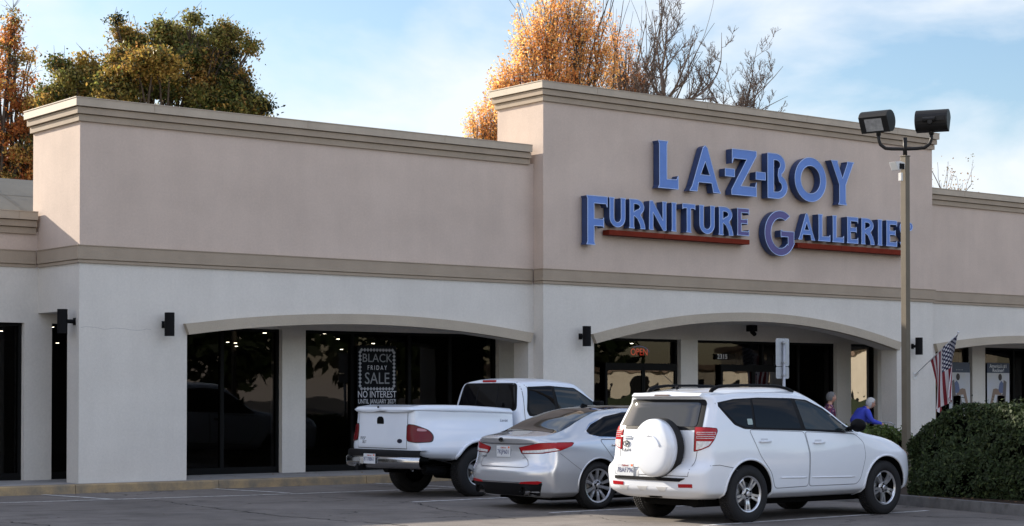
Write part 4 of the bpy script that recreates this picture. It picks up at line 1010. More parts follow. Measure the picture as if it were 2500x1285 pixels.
def glyph(c,w,h,t):
    """outline loops in 0..w x 0..h, stroke t; flared deco ends"""
    f=t*.16
    if c=='L': return [[(-f,0),(w,0),(w,t*1.35),(w-t*.25,t*.95),(t,t*.9),(t,h-f*2),(t+f,h),(-f,h),(0,h-f*2),(0,f*2)]]
    if c=='I': return [[(-f,0),(w+f,0),(w,f*2),(w,h-f*2),(w+f,h),(-f,h),(0,h-f*2),(0,f*2)]]
    if c=='T': return [[(w/2-t/2-f,0),(w/2+t/2+f,0),(w/2+t/2,f*2),(w/2+t/2,h-t*.8),(w-t*.2,h-t*.8),(w,h-t*1.05),(w,h),(0,h),(0,h-t*1.05),(t*.2,h-t*.8),(w/2-t/2,h-t*.8),(w/2-t/2,f*2)]]
    if c=='E': return [[(-f,0),(w,0),(w,t*1.2),(w-t*.2,t*.8),(t,t*.8),(t,h*.52-t*.4),(w*.82,h*.52-t*.4),(w*.86,h*.52-t*.6),(w*.86,h*.52+t*.6),(w*.82,h*.52+t*.4),(t,h*.52+t*.4),(t,h-t*.8),(w-t*.2,h-t*.8),(w,h-t*1.2),(w,h),(-f,h),(0,h-f*2),(0,f*2)]]
    if c=='F': return [[(-f,0),(t+f,0),(t,f*2),(t,h*.46-t*.4),(w*.78,h*.46-t*.4),(w*.82,h*.46-t*.6),(w*.82,h*.46+t*.6),(w*.78,h*.46+t*.4),(t,h*.46+t*.4),(t,h-t*.85),(w-t*.2,h-t*.85),(w,h-t*1.25),(w,h),(-f,h),(0,h-f*2),(0,f*2)]]
    if c=='-': return [[(0,0),(w,0),(w,h),(0,h)]]
    if c=='A':
        m=w/2; return [[(0,0),(t*1.05,0),(t*1.15+ h*.0,h*.10),(t*1.0+.06*w,h*.20),(w-t*1.0-.06*w,h*.20),(w-t*1.15,h*.10),(w-t*1.05,0),(w,0),(w-t*.35,h*.10),(m+t*.32,h*.95),(m,h),(m-t*.32,h*.95),(t*.35,h*.10)],
                       [(m-w*.155,h*.36),(m+w*.155,h*.36),(m,h*.66)]]
    if c=='Z': return [[(0,0),(w,0),(w,t*1.5),(w-t*.2,t*.95),(t*1.35,t*.95),(w,h-t*.5),(w,h),(t*.1,h),(t*.1,h-t*1.5),(t*.3,h-t*.95),(w-t*1.4,h-t*.95),(0,t*.5)]]
    if c=='Y':
        m=w/2; return [[(m-t/2-f,0),(m+t/2+f,0),(m+t/2,f*2),(m+t/2,h*.46),(w-f,h*.96),(w,h),(w-t*1.1,h),(w-t*1.05,h*.96),(m,h*.60),(t*1.05,h*.96),(t*1.1,h),(0,h),(f,h*.96),(m-t/2,h*.46),(m-t/2,f*2)]]
    if c=='O': return [arc(w/2,h/2,w/2,h/2,0,360,40)[:-1],arc(w/2,h/2,w/2-t,h/2-t*.95,0,360,32)[:-1]]
    if c=='B':
        o=[(0,0)]+arc(w*.45,h*.27,w*.55,h*.27,-90,62,14)+arc(w*.42,h*.755,w*.47,h*.245,-52,90,14)+[(0,h)]
        i1=[(t,t*.75),(w*.44,t*.75)]+arc(w*.46,h*.27,w*.54-t*.86,h*.27-t*.75,-85,62,10)+[(w*.52,h*.52)]+arc(w*.42,h*.755,w*.47-t*.80,h*.245-t*.72,-52,88,10)+[(t,h-t*.72)]
        return [o,i1]
    if c=='R':
        o=[(-f,0),(t+f,0),(t,f*2),(t,h*.43),(t*1.2,h*.43),(w*.52,h*.34),(w*.70,h*.14),(w*.74,f),(w*.72,0),(w*1.03,0),(w*1.0,h*.12),(w*.90,h*.30),(w*.72,h*.46)]+arc(w*.42,h*.735,w*.53,h*.265,-50,90,14)+[(-f,h),(0,h-f*2),(0,f*2)]
        return [o,[(t,h*.56)]+arc(w*.40,h*.745,w*.55-t,h*.255-t*.8,-75,90,10)+[(t,h-t*.8)]]
    if c=='U': return [[(-f,h),(0,h-f*2)]+arc(w/2,h*.34,w/2,h*.34,180,360,22)+[(w,h-f*2),(w+f,h),(w-t-f,h),(w-t,h-f*2)]+arc(w/2,h*.34,w/2-t,h*.34-t*.85,360,180,18)+[(t,h-f*2),(t+f,h)]]
    if c=='N':
        k=t*.85; return [[(-f,0),(k+f,0),(k,f*2),(k,h*.62),(w-k*.9,0),(w,0),(w,h-f*2),(w+f,h),(w-k-f,h),(w-k,h-f*2),(w-k,h*.34),(k*.9,h),(0,h)]]
    if c=='S': return [stroke(arc(w*.5,h*.74,w*.5-t/2,h*.26-t*.45,20,265,16)+arc(w*.5,h*.27,w*.5-t/2,h*.27-t*.45,80,-160,16),t)]
    if c=='G':
        p=arc(w*.53,h/2,w*.53-t/2,h/2-t*.42,55,355,36); o=stroke(p,t*1.0)
        out=arc(w*.53,h/2,w*.53,h/2,52,335,36)+[(w*1.0,h*.30),(w*1.0,h*.55),(w*.60,h*.55),(w*.60,h*.57),(w*.55,h*.57),(w*.55,h*.42),(w*.60,h*.43),(w-t,h*.43),(w-t,h*.24)]+arc(w*.53,h/2,w*.53-t,h/2-t*.85,318,60,30)
        return [out]
def letter(parent,c,x0,x1,z0,z1,t,face,y0=-.3,dep=.185):
    w=x1-x0; h=z1-z0; loops=glyph(c,w,h,t)
    cu=bpy.data.curves.new('c','CURVE'); cu.dimensions='2D'; cu.fill_mode='BOTH'; cu.extrude=dep/2
    for lp in loops:
        s=cu.splines.new('POLY'); s.points.add(len(lp)-1); s.use_cyclic_u=True
        for p,q in zip(s.points,lp): p.co=(q[0],q[1],0,1)
    o=bpy.data.objects.new('c',cu); COL.objects.link(o); bpy.context.view_layer.update()
    me=bpy.data.meshes.new_from_object(o.evaluated_get(bpy.context.evaluated_depsgraph_get())); bpy.data.objects.remove(o)
    me.materials.clear(); me.materials.append(face); me.materials.append(M_sside)
    for p in me.polygons: p.material_index=0 if p.normal.z>.9 else 1; p.use_smooth=False
    me.transform(Matrix.Translation((x0,y0-dep/2-.03,z0))@Matrix.Rotation(math.pi/2,4,'X'))
    me.name='letter'; L_=link('letter',me,None,parent)
    g=MB()
    for lp in loops:
        pts=[(x0+a,y0-dep-.031,z0+b) for a,b in lp]; pts=pts+[pts[0]]
        for a,b in zip(pts[:-1],pts[1:]): 
            if (Vector(a)-Vector(b)).length>1e-4: g.tube([a,b],.0085,4)
    g.build('edge_trim',M_sedge,L_)
    # stand-off stub and a small service label square on the left side face
    return L_
sgn=thing('store_sign','blue channel letter store sign in two rows with dark red underlines on the tall facade','sign',(0,0,0))
TOP=[('L',12.574,13.103),('A',13.425,14.327),('Z',14.648,15.397),('B',15.743,16.351),('O',16.589,17.589),('Y',17.751,18.509)]
for c,a,b in TOP: letter(sgn,c,a,b,5.888,6.862,.205 if c not in 'OB' else .185,M_sblue)
letter(sgn,'-',14.46,14.738,6.268,6.43,.1,M_sblue); letter(sgn,'-',15.383,15.673,6.26,6.422,.1,M_sblue)
letter(sgn,'F',10.634,11.15,4.624,5.60,.168,M_sblue)
for c,a,b in [('U',11.218,11.627),('R',11.758,12.161),('N',12.302,12.755),('I',12.924,13.031),('T',13.223,13.577),('U',13.711,14.136),('R',14.282,14.679)]: letter(sgn,c,a,b,5.01,5.60,.106,M_sblue)
letter(sgn,'E',14.828,15.168,5.03,5.605,.106,M_spurp)
letter(sgn,'G',15.65,16.555,4.651,5.625,.185,M_spurp)
for c,a,b in [('A',16.698,17.223),('L',17.349,17.712),('L',17.81,18.163),('E',18.288,18.635),('R',18.762,19.176),('I',19.325,19.444),('E',19.615,19.966),('S',20.071,20.363)]: letter(sgn,c,a,b,5.04,5.625,.106,M_sblue)
for x0,x1,za,zb in ((11.19,15.168,4.845,4.945),(16.66,20.363,4.855,4.965)):
    g=MB(); m_=(x0*.62+x1*.38); g.box(x0,m_-.003,-.53,-.33,za,zb); g.box(m_+.003,x1,-.53,-.33,za,zb); g.build('underline_bar',M_sred,sgn,bevel=0)
g=MB(); v,f=lathe([(0,.001),(0,.09),(.10,.09)],24); g.add([(20.507+x,-.45+y,5.53+z) for x,y,z in v],f); rg=g.build('registered_mark',M_sblue,sgn)
g=MB(); g.tube([(20.507+.088*math.cos(a),-.452,5.53+.088*math.sin(a)) for a in np.linspace(0,6.283,25)],.009,5,cap=False); g.build('edge_trim',M_sedge,rg)
text_mesh('lettering','R',.12,M_sedge,rg,facM((20.507,-.455,5.53)))

# ================================================================== LIGHT POLE
M_bronze=mat('bronze_pole_paint',(.135,.112,.08),.5,spec=.3,var=.12,vscale=3)
M_bronzed=mat('dark_bronze',(.013,.012,.011),.5,spec=.3)
M_lens=mat('lamp_lens',(.35,.35,.34),.15,spec=.6,var=.3,vscale=12)
pol=thing('parking_lot_light','tall square bronze parking lot light pole carrying two floodlight heads','street lamp',(10.16,-9,0),R(-38+45-6))
g=MB(); g.box(-.052,.052,-.052,.052,.0,5.47); g.box(-.062,.062,-.062,.062,5.47,5.487); g.box(-.16,.16,-.16,.16,.0,.03)
g.build('pole',M_bronze,pol,bevel=.004)
g=MB(); g.box(-.057,-.05,-.03,.03,1.02,1.16); g.build('hand_hole_cover',M_bronze,pol)
g=MB(); g.tube([(0,0,5.48),(0,0,5.78)],[.035,.033],12)
a=.40; up=Vector((math.cos(R(-45)),math.sin(R(-45)),0))  # arm direction in the pole's frame
def along(t,z): return (t*ARM.x,t*ARM.y,z)
ARM=(Matrix.Rotation(-R(-38+45-6),3,'Z')@Vector((math.cos(-YAW-.12),math.sin(-YAW-.12),0)))
pts=[along(-.42,5.86),along(-.42,5.75),along(-.39,5.67),along(-.31,5.61),along(-.2,5.60),along(0,5.595),along(.2,5.60),along(.31,5.61),along(.39,5.67),along(.42,5.75),along(.42,5.86)]
g.tube(pts,.028,10); g.tube([along(-.42,5.82),along(-.42,5.91)],.038,10); g.tube([along(.42,5.82),along(.42,5.92)],.04,10)
g.build('bracket_arm',M_bronzed,pol,smooth=True)
def head(t,axis,length,back):
    PZ=R(-38+45-6); ang=math.atan2(axis.y,axis.x)-PZ
    g=MB(); r_=.178; pr=[(r_*math.cos(R(20+225*k/16)),r_*math.sin(R(20+225*k/16))) for k in range(17)]+[(.035,-.185)]
    g.prism(pr,'X',-length/2,length/2); o=g.build('lamp_head',M_bronzed,pol,bevel=.006)
    o.location=along(*t); o.rotation_euler=(0,0,ang)
    l=MB(); a_=Vector((0,r_*math.cos(R(20)),r_*math.sin(R(20)))); b_=Vector((0,.035,-.185)); d=b_-a_; n=Vector((0,-d.z,d.y)).normalized(); n = n if n.y>0 else -n
    c0=a_+d*.12+n*.006; c1=a_+d*.88+n*.006
    l.add([(-length*.30,c0.y,c0.z),(length*.30,c0.y,c0.z),(length*.30,c1.y,c1.z),(-length*.30,c1.y,c1.z)],[(0,1,2,3)]); l.build('lens',M_lens,o,fix=False)
    k=MB(); k.box(-length*.42,length*.42,-r_-.012,-r_+.04,-.02,.05)
    if back: k.tube([(-.12,-.20,-.0),(.08,-.21,-.0)],.038,10); k.tube([(.0,-.18,-.04),(.0,-.24,-.04)],.04,10)
    k.build('knuckle',M_bronzed,o)
    return o
Rt0=Vector((math.cos(YAW),-math.sin(YAW),0)); Fw0=Vector((math.sin(YAW),math.cos(YAW),0))
head((-.45,6.045),-(Rt0*math.cos(R(37))-Fw0*math.sin(R(37))),.50,False); head((.44,6.045),Rt0*math.cos(R(24))-Fw0*math.sin(R(24)),.52,True)
cm=thing('security_floodlight','small white floodlight clipped to the side of the light pole','floodlight',(10.045,-9.0,5.30))
g=MB(); g.prism([(-.20,.06),(-.06,.075),(.03,.06),(.03,-.05),(-.13,-.07)],'Y',-.07,.07); g.build('housing',mat('white_enamel',(.6,.6,.58),.4),cm,bevel=.006)
g=MB(); g.obox((-.05,-.076,-.005),.11,.012,.09); g.build('dark_side',M_black,cm)
b_=MB(); b_.box(-.025,.03,-.04,.04,-.03,.0); b_.build('clip',M_black,cm)
g=MB(); g.box(10.03,10.07,-9.03,-8.97,5.07,5.20); props(g.build('junction_box',mat('white_enamel',(.6,.6,.58),.4),bevel=.004),'small white junction box fixed below the floodlight on the light pole','junction box')

# ================================================================== PARKING SIGN seen from behind
ps=thing('parking_sign','two grey sign plates on a post, seen from behind the white suv','sign',(10.97,-5.5,0),R(2))
M_galv=mat('galvanised',(.38,.39,.41),.4,metal=.6,var=.15,vscale=10)
M_signback=mat('sign_back',(.42,.44,.46),.45,spec=.5,var=.12,vscale=8)
g=MB(); g.tube([(0,-.03,0),(0,-.03,2.58)],.028,12); g.build('post',M_galv,ps,smooth=True)
g=MB(); g.prism(rounded([(-.175,2.13),(.175,2.13),(.175,2.63),(-.175,2.63)],.04),'Y',.0,.006); g.build('sign_plate',M_signback,ps)
g=MB(); g.prism(rounded([(-.17,1.91),(.17,1.91),(.17,2.12),(-.17,2.12)],.03),'Y',.001,.007); g.build('sign_plate',M_signback,ps)
for z in (2.20,2.55,1.97): 
    g=MB(); g.box(-.04,.04,-.062,-.001,z-.012,z+.012); g.build('clamp',M_galv,ps)

# ================================================================== POSTERS AND WINDOW SIGNS
pb=thing('sale_poster','black sale poster with zigzag frame hanging inside the shop window','poster',(7.03,1.62,0))
px0,px1=-.46,.46
g=MB(); g.box(px0,px1,.0,.004,.95,2.585); g.build('sheet',mat('poster_black',(.005,.006,.008),.7,spec=.1),pb)
M_ptxt=mat('poster_text',(.20,.21,.23),.6); M_ptxt2=mat('poster_text_bright',(.52,.53,.58),.6)
def T(s,size,z,sx,m=M_ptxt,x=0,sp=1.0): return text_mesh('lettering',s,size,m,pb,facM((x,-.003,z)),sx=sx,ext=.0005,space=sp)
T('BLACK',.235,2.335,.98); T('FRIDAY',.125,2.15,.80,M_ptxt2,sp=1.5); T('SALE',.32,1.935,.88)
T('NO INTEREST',.185,1.625,.80,M_ptxt2); T('UNTIL JANUARY 2027!',.125,1.49,.72,M_ptxt2)
for k,z in enumerate((1.40,1.355,1.31,1.265)): T('ISSUBJECTTOCREDITAPPROVALSEESTOREFORDETAILS'[:40-k],.032,z,.92,M_ptxt)
g=MB(); zz=[]; 
def zig(a,b,n,hor,base):
    for i in range(n):
        t=a+(b-a)*(i+.5)/n; r=(b-a)/n*.52
        x,z=(t,base) if hor else (base,t)
        g.add([(x-r,-.002,z),(x,-.002,z-r),(x+r,-.002,z),(x,-.002,z+r)],[(0,1,2,3)])
zig(-.40,.40,11,True,2.50); zig(-.40,.40,11,True,1.74); zig(1.76,2.49,10,False,-.40); zig(1.76,2.49,10,False,.40)
g.build('zigzag_frame',mat('poster_frame',(.30,.31,.34),.6),pb,fix=False)
# neon OPEN sign
ns=thing('open_sign','red neon open sign with blue arc hanging in the entrance window','neon sign',(14.14,1.86,2.565))
M_neon=mat('neon_red',(1,.09,.045),.5,emit=.5); M_neonb=mat('neon_blue',(.10,.22,.85),.5,emit=.2)
o=text_mesh('lettering','OPEN',.215,M_neon,ns,Matrix.Rotation(math.pi/2,4,'X'),sx=.92)
g=MB(); g.tube([(.30*math.cos(R(a)),0,-.03+.165*math.sin(R(a))) for a in range(10,125,6)],.006,6,cap=False); g.build('arc',M_neonb,ns)
g=MB(); g.box(-.31,.31,.02,.03,-.16,.17); g.build('backing',M_black,ns)
nb=MB(); nb.box(16.38,16.80,1.755,1.76,2.43,2.56); o=props(nb.build('address_plate',M_black),'small street number plate above the right hand glass doors','number plate'); 
text_mesh('lettering','2315',.15,M_white,o,facM((16.59,1.753,2.495)),sx=1.1)
# recliner posters
def rec_poster(x0,x1,label,txt,mirror_=1,loz=.95):
    t=thing('advert_poster',label,'poster',((x0+x1)/2,1.60,0),0,'tall blue and white adverts in the windows'); w=(x1-x0)/2
    g=MB(); g.box(-w,w,0,.004,loz,2.20); g.build('sheet',mat('poster_pale',(.40,.43,.52),.5,var=.25,vscale=1.2,col2=(.48,.46,.40)),t)
    g=MB(); g.box(-w,w,-.001,.0045,2.20,2.46); g.build('header',mat('poster_navy',(.018,.035,.075),.5),t)
    for s,z,sz in txt: text_mesh('lettering',s,sz,M_white,t,facM((0,-.002,z)),ext=.0005)
    # picture: a seated woman in an armchair, flat print
    m=mirror_; P=MB()
    def poly(p,mi): P.add([(m*a,-.002-.0006*mi,b) for a,b in p],[tuple(range(len(p)))],mi)
    z=1.02
    poly([(.02,z+.22),(.28,z+.30),(.34,z+.95),(.22,z+1.0),(.16,z+.62),(-.04,z+.58)],0)
    poly([(-.14,z+.20),(.26,z+.24),(.26,z+.58),(-.04,z+.60)],0)
    for x in (-.06,.26,-.22): poly([(x-.015,z),(x+.02,z),(x+.03,z+.3),(x-.03,z+.3)],1)
    poly([(.06,z+.66),(.18,z+.66),(.20,z+.92),(.12,z+.98),(.04,z+.90),(.0,z+.74)],3)
    poly([(-.38,z+.24),(-.32,z+.20),(-.14,z+.62),(.12,z+.60),(.12,z+.72),(-.10,z+.78),(-.22,z+.76)],2)
    poly([(-.40,z+.27),(-.30,z+.30),(-.24,z+.20),(-.36,z+.16)],2)
    poly([(.05+.075*math.cos(a)+.02,z+1.07+.09*math.sin(a)) for a in np.linspace(0,6.28,14)[:-1]],4)
    P.build('picture',[mat('print_taupe',(.12,.105,.10),.6),mat('print_dark',(.01,.01,.01),.6),mat('print_skin',(.22,.15,.11),.6),mat('print_blue',(.10,.13,.24),.6),mat('print_hair',(.03,.02,.02),.6)],t,fix=False)
rec_poster(25.98,26.90,'blue topped advert poster with a seated woman, right of the pilaster',[("America's #1",2.375,.135),('Recliner!',2.265,.135)])
rec_poster(24.45,25.28,'blue topped advert poster half hidden behind the flag',[('. . . . .',2.30,.12)],-1)

# ================================================================== FLAG
fl=thing('flag','striped flag with white stars on a silver pole slanting from the wall','flag',(20.83,-.3,2.083))
B=Vector((0,0,0)); Tp=Vector((-.13,-1.42,.965))  # tip relative to base
Tp=Vector((-.16,-1.40,.945)); 
g=MB(); g.tube([B,Tp],.013,8); v,f=lathe([(-.03,.001),(-.02,.02),(0,.03),(.02,.02),(.03,.001)],12); g.add([(Tp.x+x,Tp.y+y,Tp.z+z+.02) for x,y,z in v],f); g.build('pole',mat('silver_pole',(.62,.63,.65),.3,metal=.5),fl,smooth=True)
g=MB(); g.box(-.06,.06,-.012,.0,-.09,.07); g.tube([(0,-.01,-.02),(.01,-.12,.06)],.022,8); g.build('bracket',mat('white_enamel',(.6,.6,.58),.4),fl)
def flag_mat():
    m=bpy.data.materials.new('flag_cloth'); m.use_nodes=True; nt=m.node_tree; b=nt.nodes['Principled BSDF']; L=nt.links
    uv=nt.nodes.new('ShaderNodeUVMap'); sp=nt.nodes.new('ShaderNodeSeparateXYZ'); L.new(uv.outputs[0],sp.inputs[0])
    def M(op,a,b_=None,c=None):
        n=nt.nodes.new('ShaderNodeMath'); n.operation=op
        for i,q in enumerate((a,b_,c)):
            if q is None: continue
            if isinstance(q,(int,float)): n.inputs[i].default_value=q
            else: L.new(q,n.inputs[i])
        return n.outputs[0]
    U=sp.outputs[0]; V=sp.outputs[1]   # U along fly 0..1, V 0 bottom .. 1 top
    red=M('LESS_THAN',M('MODULO',M('FLOOR',M('MULTIPLY',M('SUBTRACT',1.0,V),13)),2),.5)
    can=M('MULTIPLY',M('LESS_THAN',U,.42),M('GREATER_THAN',V,6/13))
    # stars: staggered grid 
    gu=M('MULTIPLY',U,12/.42/1.0); gv=M('MULTIPLY',M('SUBTRACT',V,6/13),10/(7/13))
    fu=M('SUBTRACT',M('FRACT',gu),.5); fv=M('SUBTRACT',M('FRACT',gv),.5)
    par=M('MODULO',M('ADD',M('FLOOR',gu),M('FLOOR',gv)),2)
    rr=M('SQRT',M('ADD',M('MULTIPLY',fu,fu),M('MULTIPLY',fv,fv)))
    ang=M('ARCTAN2',fu,fv); lim=M('ADD',.46,M('MULTIPLY',M('COSINE',M('MULTIPLY',ang,5)),.16))
    star=M('MULTIPLY',M('LESS_THAN',rr,lim),M('LESS_THAN',par,.5))
    def mix(f,a,b_):
        n=nt.nodes.new('ShaderNodeMix'); n.data_type='RGBA'; L.new(f,n.inputs[0])
        for i,q in ((6,a),(7,b_)):
            if isinstance(q,tuple): n.inputs[i].default_value=q
            else: L.new(q,n.inputs[i])
        return n.outputs[2]
    st=mix(red,(.62,.58,.60,1),(.20,.012,.022,1)); cn=mix(star,(.012,.014,.05,1),(.65,.65,.68,1)); L.new(mix(can,st,cn),b.inputs['Base Color'])
    b.inputs['Roughness'].default_value=.8; return m
bm=bmesh.new(); uvl=bm.loops.layers.uv.new('UVMap'); nu,nv=70,46; gr=[]
hoist0=.99; hoist1=.36   # fractions of the pole covered by the hoist (top .. bottom)
for i in range(nu+1):
    u=i/nu; row=[]
    for j in range(nv+1):
        v_=j/nv; s=hoist0+(hoist1-hoist0)*(1-v_)
        p=B.lerp(Tp,s); dep=u*1.50
        # the lower hoist part swings under the tip as it falls
        pull=min(1,dep/1.35)**.8
        hx=Tp.lerp(B,.30); tgt=Vector((hx.x,hx.y,p.z))
        q=p.lerp(tgt,pull*.62)
        fold=math.sin(v_*9.5+u*2.2)*(.03+.075*u)+math.sin(v_*19+1)*.018
        lat=Vector((.98,.15,0))
        drop=dep*(.93-.10*(1-v_)*u)
        q=Vector((q.x,q.y,p.z-drop-.0*v_))+lat*fold
        q.y+= -.16*math.sin(u*2.5)*(1-v_)*0 + .10*u*math.sin(v_*6.3)
        row.append(bm.verts.new(q))
    gr.append(row)
for i in range(nu):
    for j in range(nv):
        f=bm.faces.new((gr[i][j],gr[i+1][j],gr[i+1][j+1],gr[i][j+1])); f.smooth=True
        for l,(a,b) in zip(f.loops,((i,j),(i+1,j),(i+1,j+1),(i,j+1))): l[uvl].uv=(a/nu,b/nv)
me=bpy.data.meshes.new('cloth'); bm.to_mesh(me); bm.free(); link('cloth',me,flag_mat(),fl)

# ================================================================== VEGETATION
def leaf_mat(name, trans=.35):
    m=bpy.data.materials.new(name); m.use_nodes=True; nt=m.node_tree; nt.nodes.clear(); L=nt.links
    o=nt.nodes.new('ShaderNodeOutputMaterial'); at=nt.nodes.new('ShaderNodeAttribute'); at.attribute_name='Col'
    d=nt.nodes.new('ShaderNodeBsdfPrincipled'); d.inputs['Roughness'].default_value=.55; d.inputs['Specular IOR Level'].default_value=.3
    t=nt.nodes.new('ShaderNodeBsdfTranslucent'); mx=nt.nodes.new('ShaderNodeMixShader'); mx.inputs[0].default_value=trans
    L.new(at.outputs['Color'],d.inputs['Base Color']); L.new(at.outputs['Color'],t.inputs[0]); L.new(d.outputs[0],mx.inputs[1]); L.new(t.outputs[0],mx.inputs[2]); L.new(mx.outputs[0],o.inputs[0]); return m
M_leaf=leaf_mat('leaf',.45); M_hleaf=leaf_mat('hedge_leaf',.15); M_hleaf.node_tree.nodes['Principled BSDF'].inputs['Roughness'].default_value=.7
M_bark=mat('bark',(.085,.065,.05),.9,spec=.2,var=.35,vscale=6)
class Leaves:
    def __init__(s): s.v=[]; s.c=[]
    def add(s,p,sz,col,nrm=None,asp=.5):
        a=Vector((rnd.gauss(0,1),rnd.gauss(0,1),rnd.gauss(0,1)))
        if nrm is not None: a=a-nrm*a.dot(nrm)+nrm*rnd.gauss(0,.35)
        a.normalize(); b=a.cross(Vector((rnd.gauss(0,1),rnd.gauss(0,1),rnd.gauss(0,1)))).normalized() if nrm is None else a.cross(nrm+Vector((rnd.gauss(0,.4),rnd.gauss(0,.4),rnd.gauss(0,.4)))).normalized()
        a*=sz; b*=sz*asp; p=Vector(p)
        s.v+=[p-a,p+b,p+a,p-b]; s.c.append(col)
    def build(s,name,parent,m):
        n=len(s.c); me=bpy.data.meshes.new(name); me.from_pydata([tuple(v) for v in s.v],[],[(4*i,4*i+1,4*i+2,4*i+3) for i in range(n)])
        at=me.color_attributes.new('Col','FLOAT_COLOR','POINT'); arr=np.ones((n*4,4),np.float32); arr[:,:3]=np.repeat(np.array(s.c,np.float32),4,axis=0); at.data.foreach_set('color',arr.ravel())
        return link(name,me,m,parent)
def jit(c,k=.25):
    f=1+rnd.uniform(-k,k); return tuple(max(0,x*f*(1+rnd.uniform(-.08,.08))) for x in c)
def branch(g,p,d,length,r,depth,spread,up,tips,seg=5,kids=(2,4),shrink=.68,wob=.16,minr=.006):
    pts=[Vector(p)]; rad=[r]; d=Vector(d).normalized(); nodes=[]
    for i in range(seg):
        d=(d+Vector((rnd.gauss(0,wob),rnd.gauss(0,wob),rnd.gauss(0,wob)*.6+up*.12))).normalized(); pts.append(pts[-1]+d*length/seg); rad.append(max(minr*.6,r*(1-.55*(i+1)/seg))); nodes.append((pts[-1],d.copy(),rad[-1]))
    g.tube(pts,rad,6 if r>.03 else 4 if r>.012 else 3,cap=False)
    if depth==0: tips.append((pts[len(pts)//2],d)); tips.append((pts[-1],d)); return
    k=rnd.randint(*kids)
    for i in range(k):
        t=.35+.65*(i+rnd.random()*.7)/k; n=nodes[min(seg-1,int(t*seg))]
        a=Vector((rnd.gauss(0,1),rnd.gauss(0,1),rnd.gauss(0,.7))); a=(a-n[1]*a.dot(n[1])).normalized()
        nd=(n[1]*(1-spread*.35)+a*spread+Vector((0,0,up))).normalized()
        branch(g,n[0],nd,length*shrink*rnd.uniform(.75,1.15),max(minr,n[2]*.72),depth-1,spread,up,tips,max(3,seg-1),kids,shrink,wob,minr)
    tips.append((pts[-1],d))
F_=Vector((math.sin(YAW),math.cos(YAW),0)); Rt=Vector((math.cos(YAW),-math.sin(YAW),0))
def at(px,py,dep):
    """world point seen at photo pixel at a given distance: used to survey where each tree stands"""
    k=4538.6; x=(px-1250)/k*dep; z=-(py-968.1)/k*dep
    p=CAMP+F_*dep+Rt*x; return Vector((p.x,p.y,CAMP.z+z))
# ---- big leafy tree behind the left wing
def lump_tree(name,label,base,trunk_h,lumps,cols,nl,lsz,seed,trunk_r=.22,twigs=40,group=None):
    rnd.seed(seed); t=thing(name,label,'tree',base,0,group); g=MB(); top=Vector((0,0,trunk_h))
    g.tube([(0,0,0),(.08,.03,trunk_h*.5),top],[trunk_r*1.3,trunk_r,trunk_r*.8],10); lv=Leaves()
    sub=[]
    for (c,rx,rz,ci,dens) in lumps:
        m=5 if dens>.3 else 2
        for k in range(m):
            a=Vector((rnd.gauss(0,1),rnd.gauss(0,1),rnd.gauss(0,1))).normalized()*rnd.uniform(.25,.85)
            sub.append((Vector(c)+Vector((a.x*rx,a.y*rx,a.z*rz)),rx*rnd.uniform(.26,.54),rz*rnd.uniform(.26,.54),ci if rnd.random()<.7 else rnd.randrange(len(cols)),dens/m*1.15))
    for (c,rx,rz,ci,dens) in sub:
        c=Vector(c)-Vector(base); mid=top.lerp(c,.5)+Vector((rnd.uniform(-.4,.4),rnd.uniform(-.4,.4),rnd.uniform(0,.5)))
        pts=[top-Vector((0,0,rnd.uniform(0,trunk_h*.3))),mid,c]; g.tube([pts[0],pts[0].lerp(mid,.5)+Vector((0,0,.1)),mid,mid.lerp(c,.6),c],[trunk_r*.35,trunk_r*.28,trunk_r*.2,trunk_r*.13,trunk_r*.07],5,cap=False)
        for k in range(3):   # twigs inside, some poke out of the crown
            a=Vector((rnd.gauss(0,1),rnd.gauss(0,1),rnd.gauss(.3,.8))).normalized(); e=c+Vector((a.x*rx,a.y*rx,a.z*rz))*rnd.uniform(.9,1.3)
            m_=c.lerp(e,.55)+Vector((rnd.uniform(-.15,.15),rnd.uniform(-.15,.15),rnd.uniform(-.1,.2)))
            g.tube([c.lerp(top,.1),m_,e],[.016,.010,.004],4,cap=False)
            for q in range(2):
                e2=e+Vector((rnd.uniform(-.4,.4),rnd.uniform(-.4,.4),rnd.uniform(.0,.45))); g.tube([m_.lerp(e,rnd.uniform(.3,.9)),e2],[.010,.004],3,cap=False)
        # sub-clusters of leaves
        n=int(nl*dens); ncl=max(10,n//24)
        for k in range(ncl):
            a=Vector((rnd.gauss(0,1),rnd.gauss(0,1),rnd.gauss(0,1))).normalized(); rr=rnd.uniform(.2,1.0)**.7
            cc=c+Vector((a.x*rx*rr,a.y*rx*rr,a.z*rz*rr)); cs=rnd.uniform(.08,.20); base_c=cols[ci] if rnd.random()<.68 else cols[rnd.randrange(len(cols))]; base_c=jit(base_c,.30)
            for q in range(int(24*rnd.uniform(.5,1.5))):
                p=cc+Vector((rnd.gauss(0,cs),rnd.gauss(0,cs),rnd.gauss(0,cs*.75))); lv.add(p,lsz*rnd.uniform(.6,1.25),jit(base_c,.22),None,.55)
    g.build('trunk',M_bark,t); lv.build('crown',t,M_leaf); return t
GR=(.11,.125,.032); OL=(.24,.215,.06); GO=(.36,.24,.055); OR=(.36,.21,.06); BR=(.20,.085,.03); DK=(.026,.036,.012)
D1=52
def L_(px,py,rpx,rpz,ci,dens=1.0,dep=D1,dd=0): return (tuple(at(px,py,dep+dd)),rpx/4538.6*dep,rpz/4538.6*dep,ci,dens)
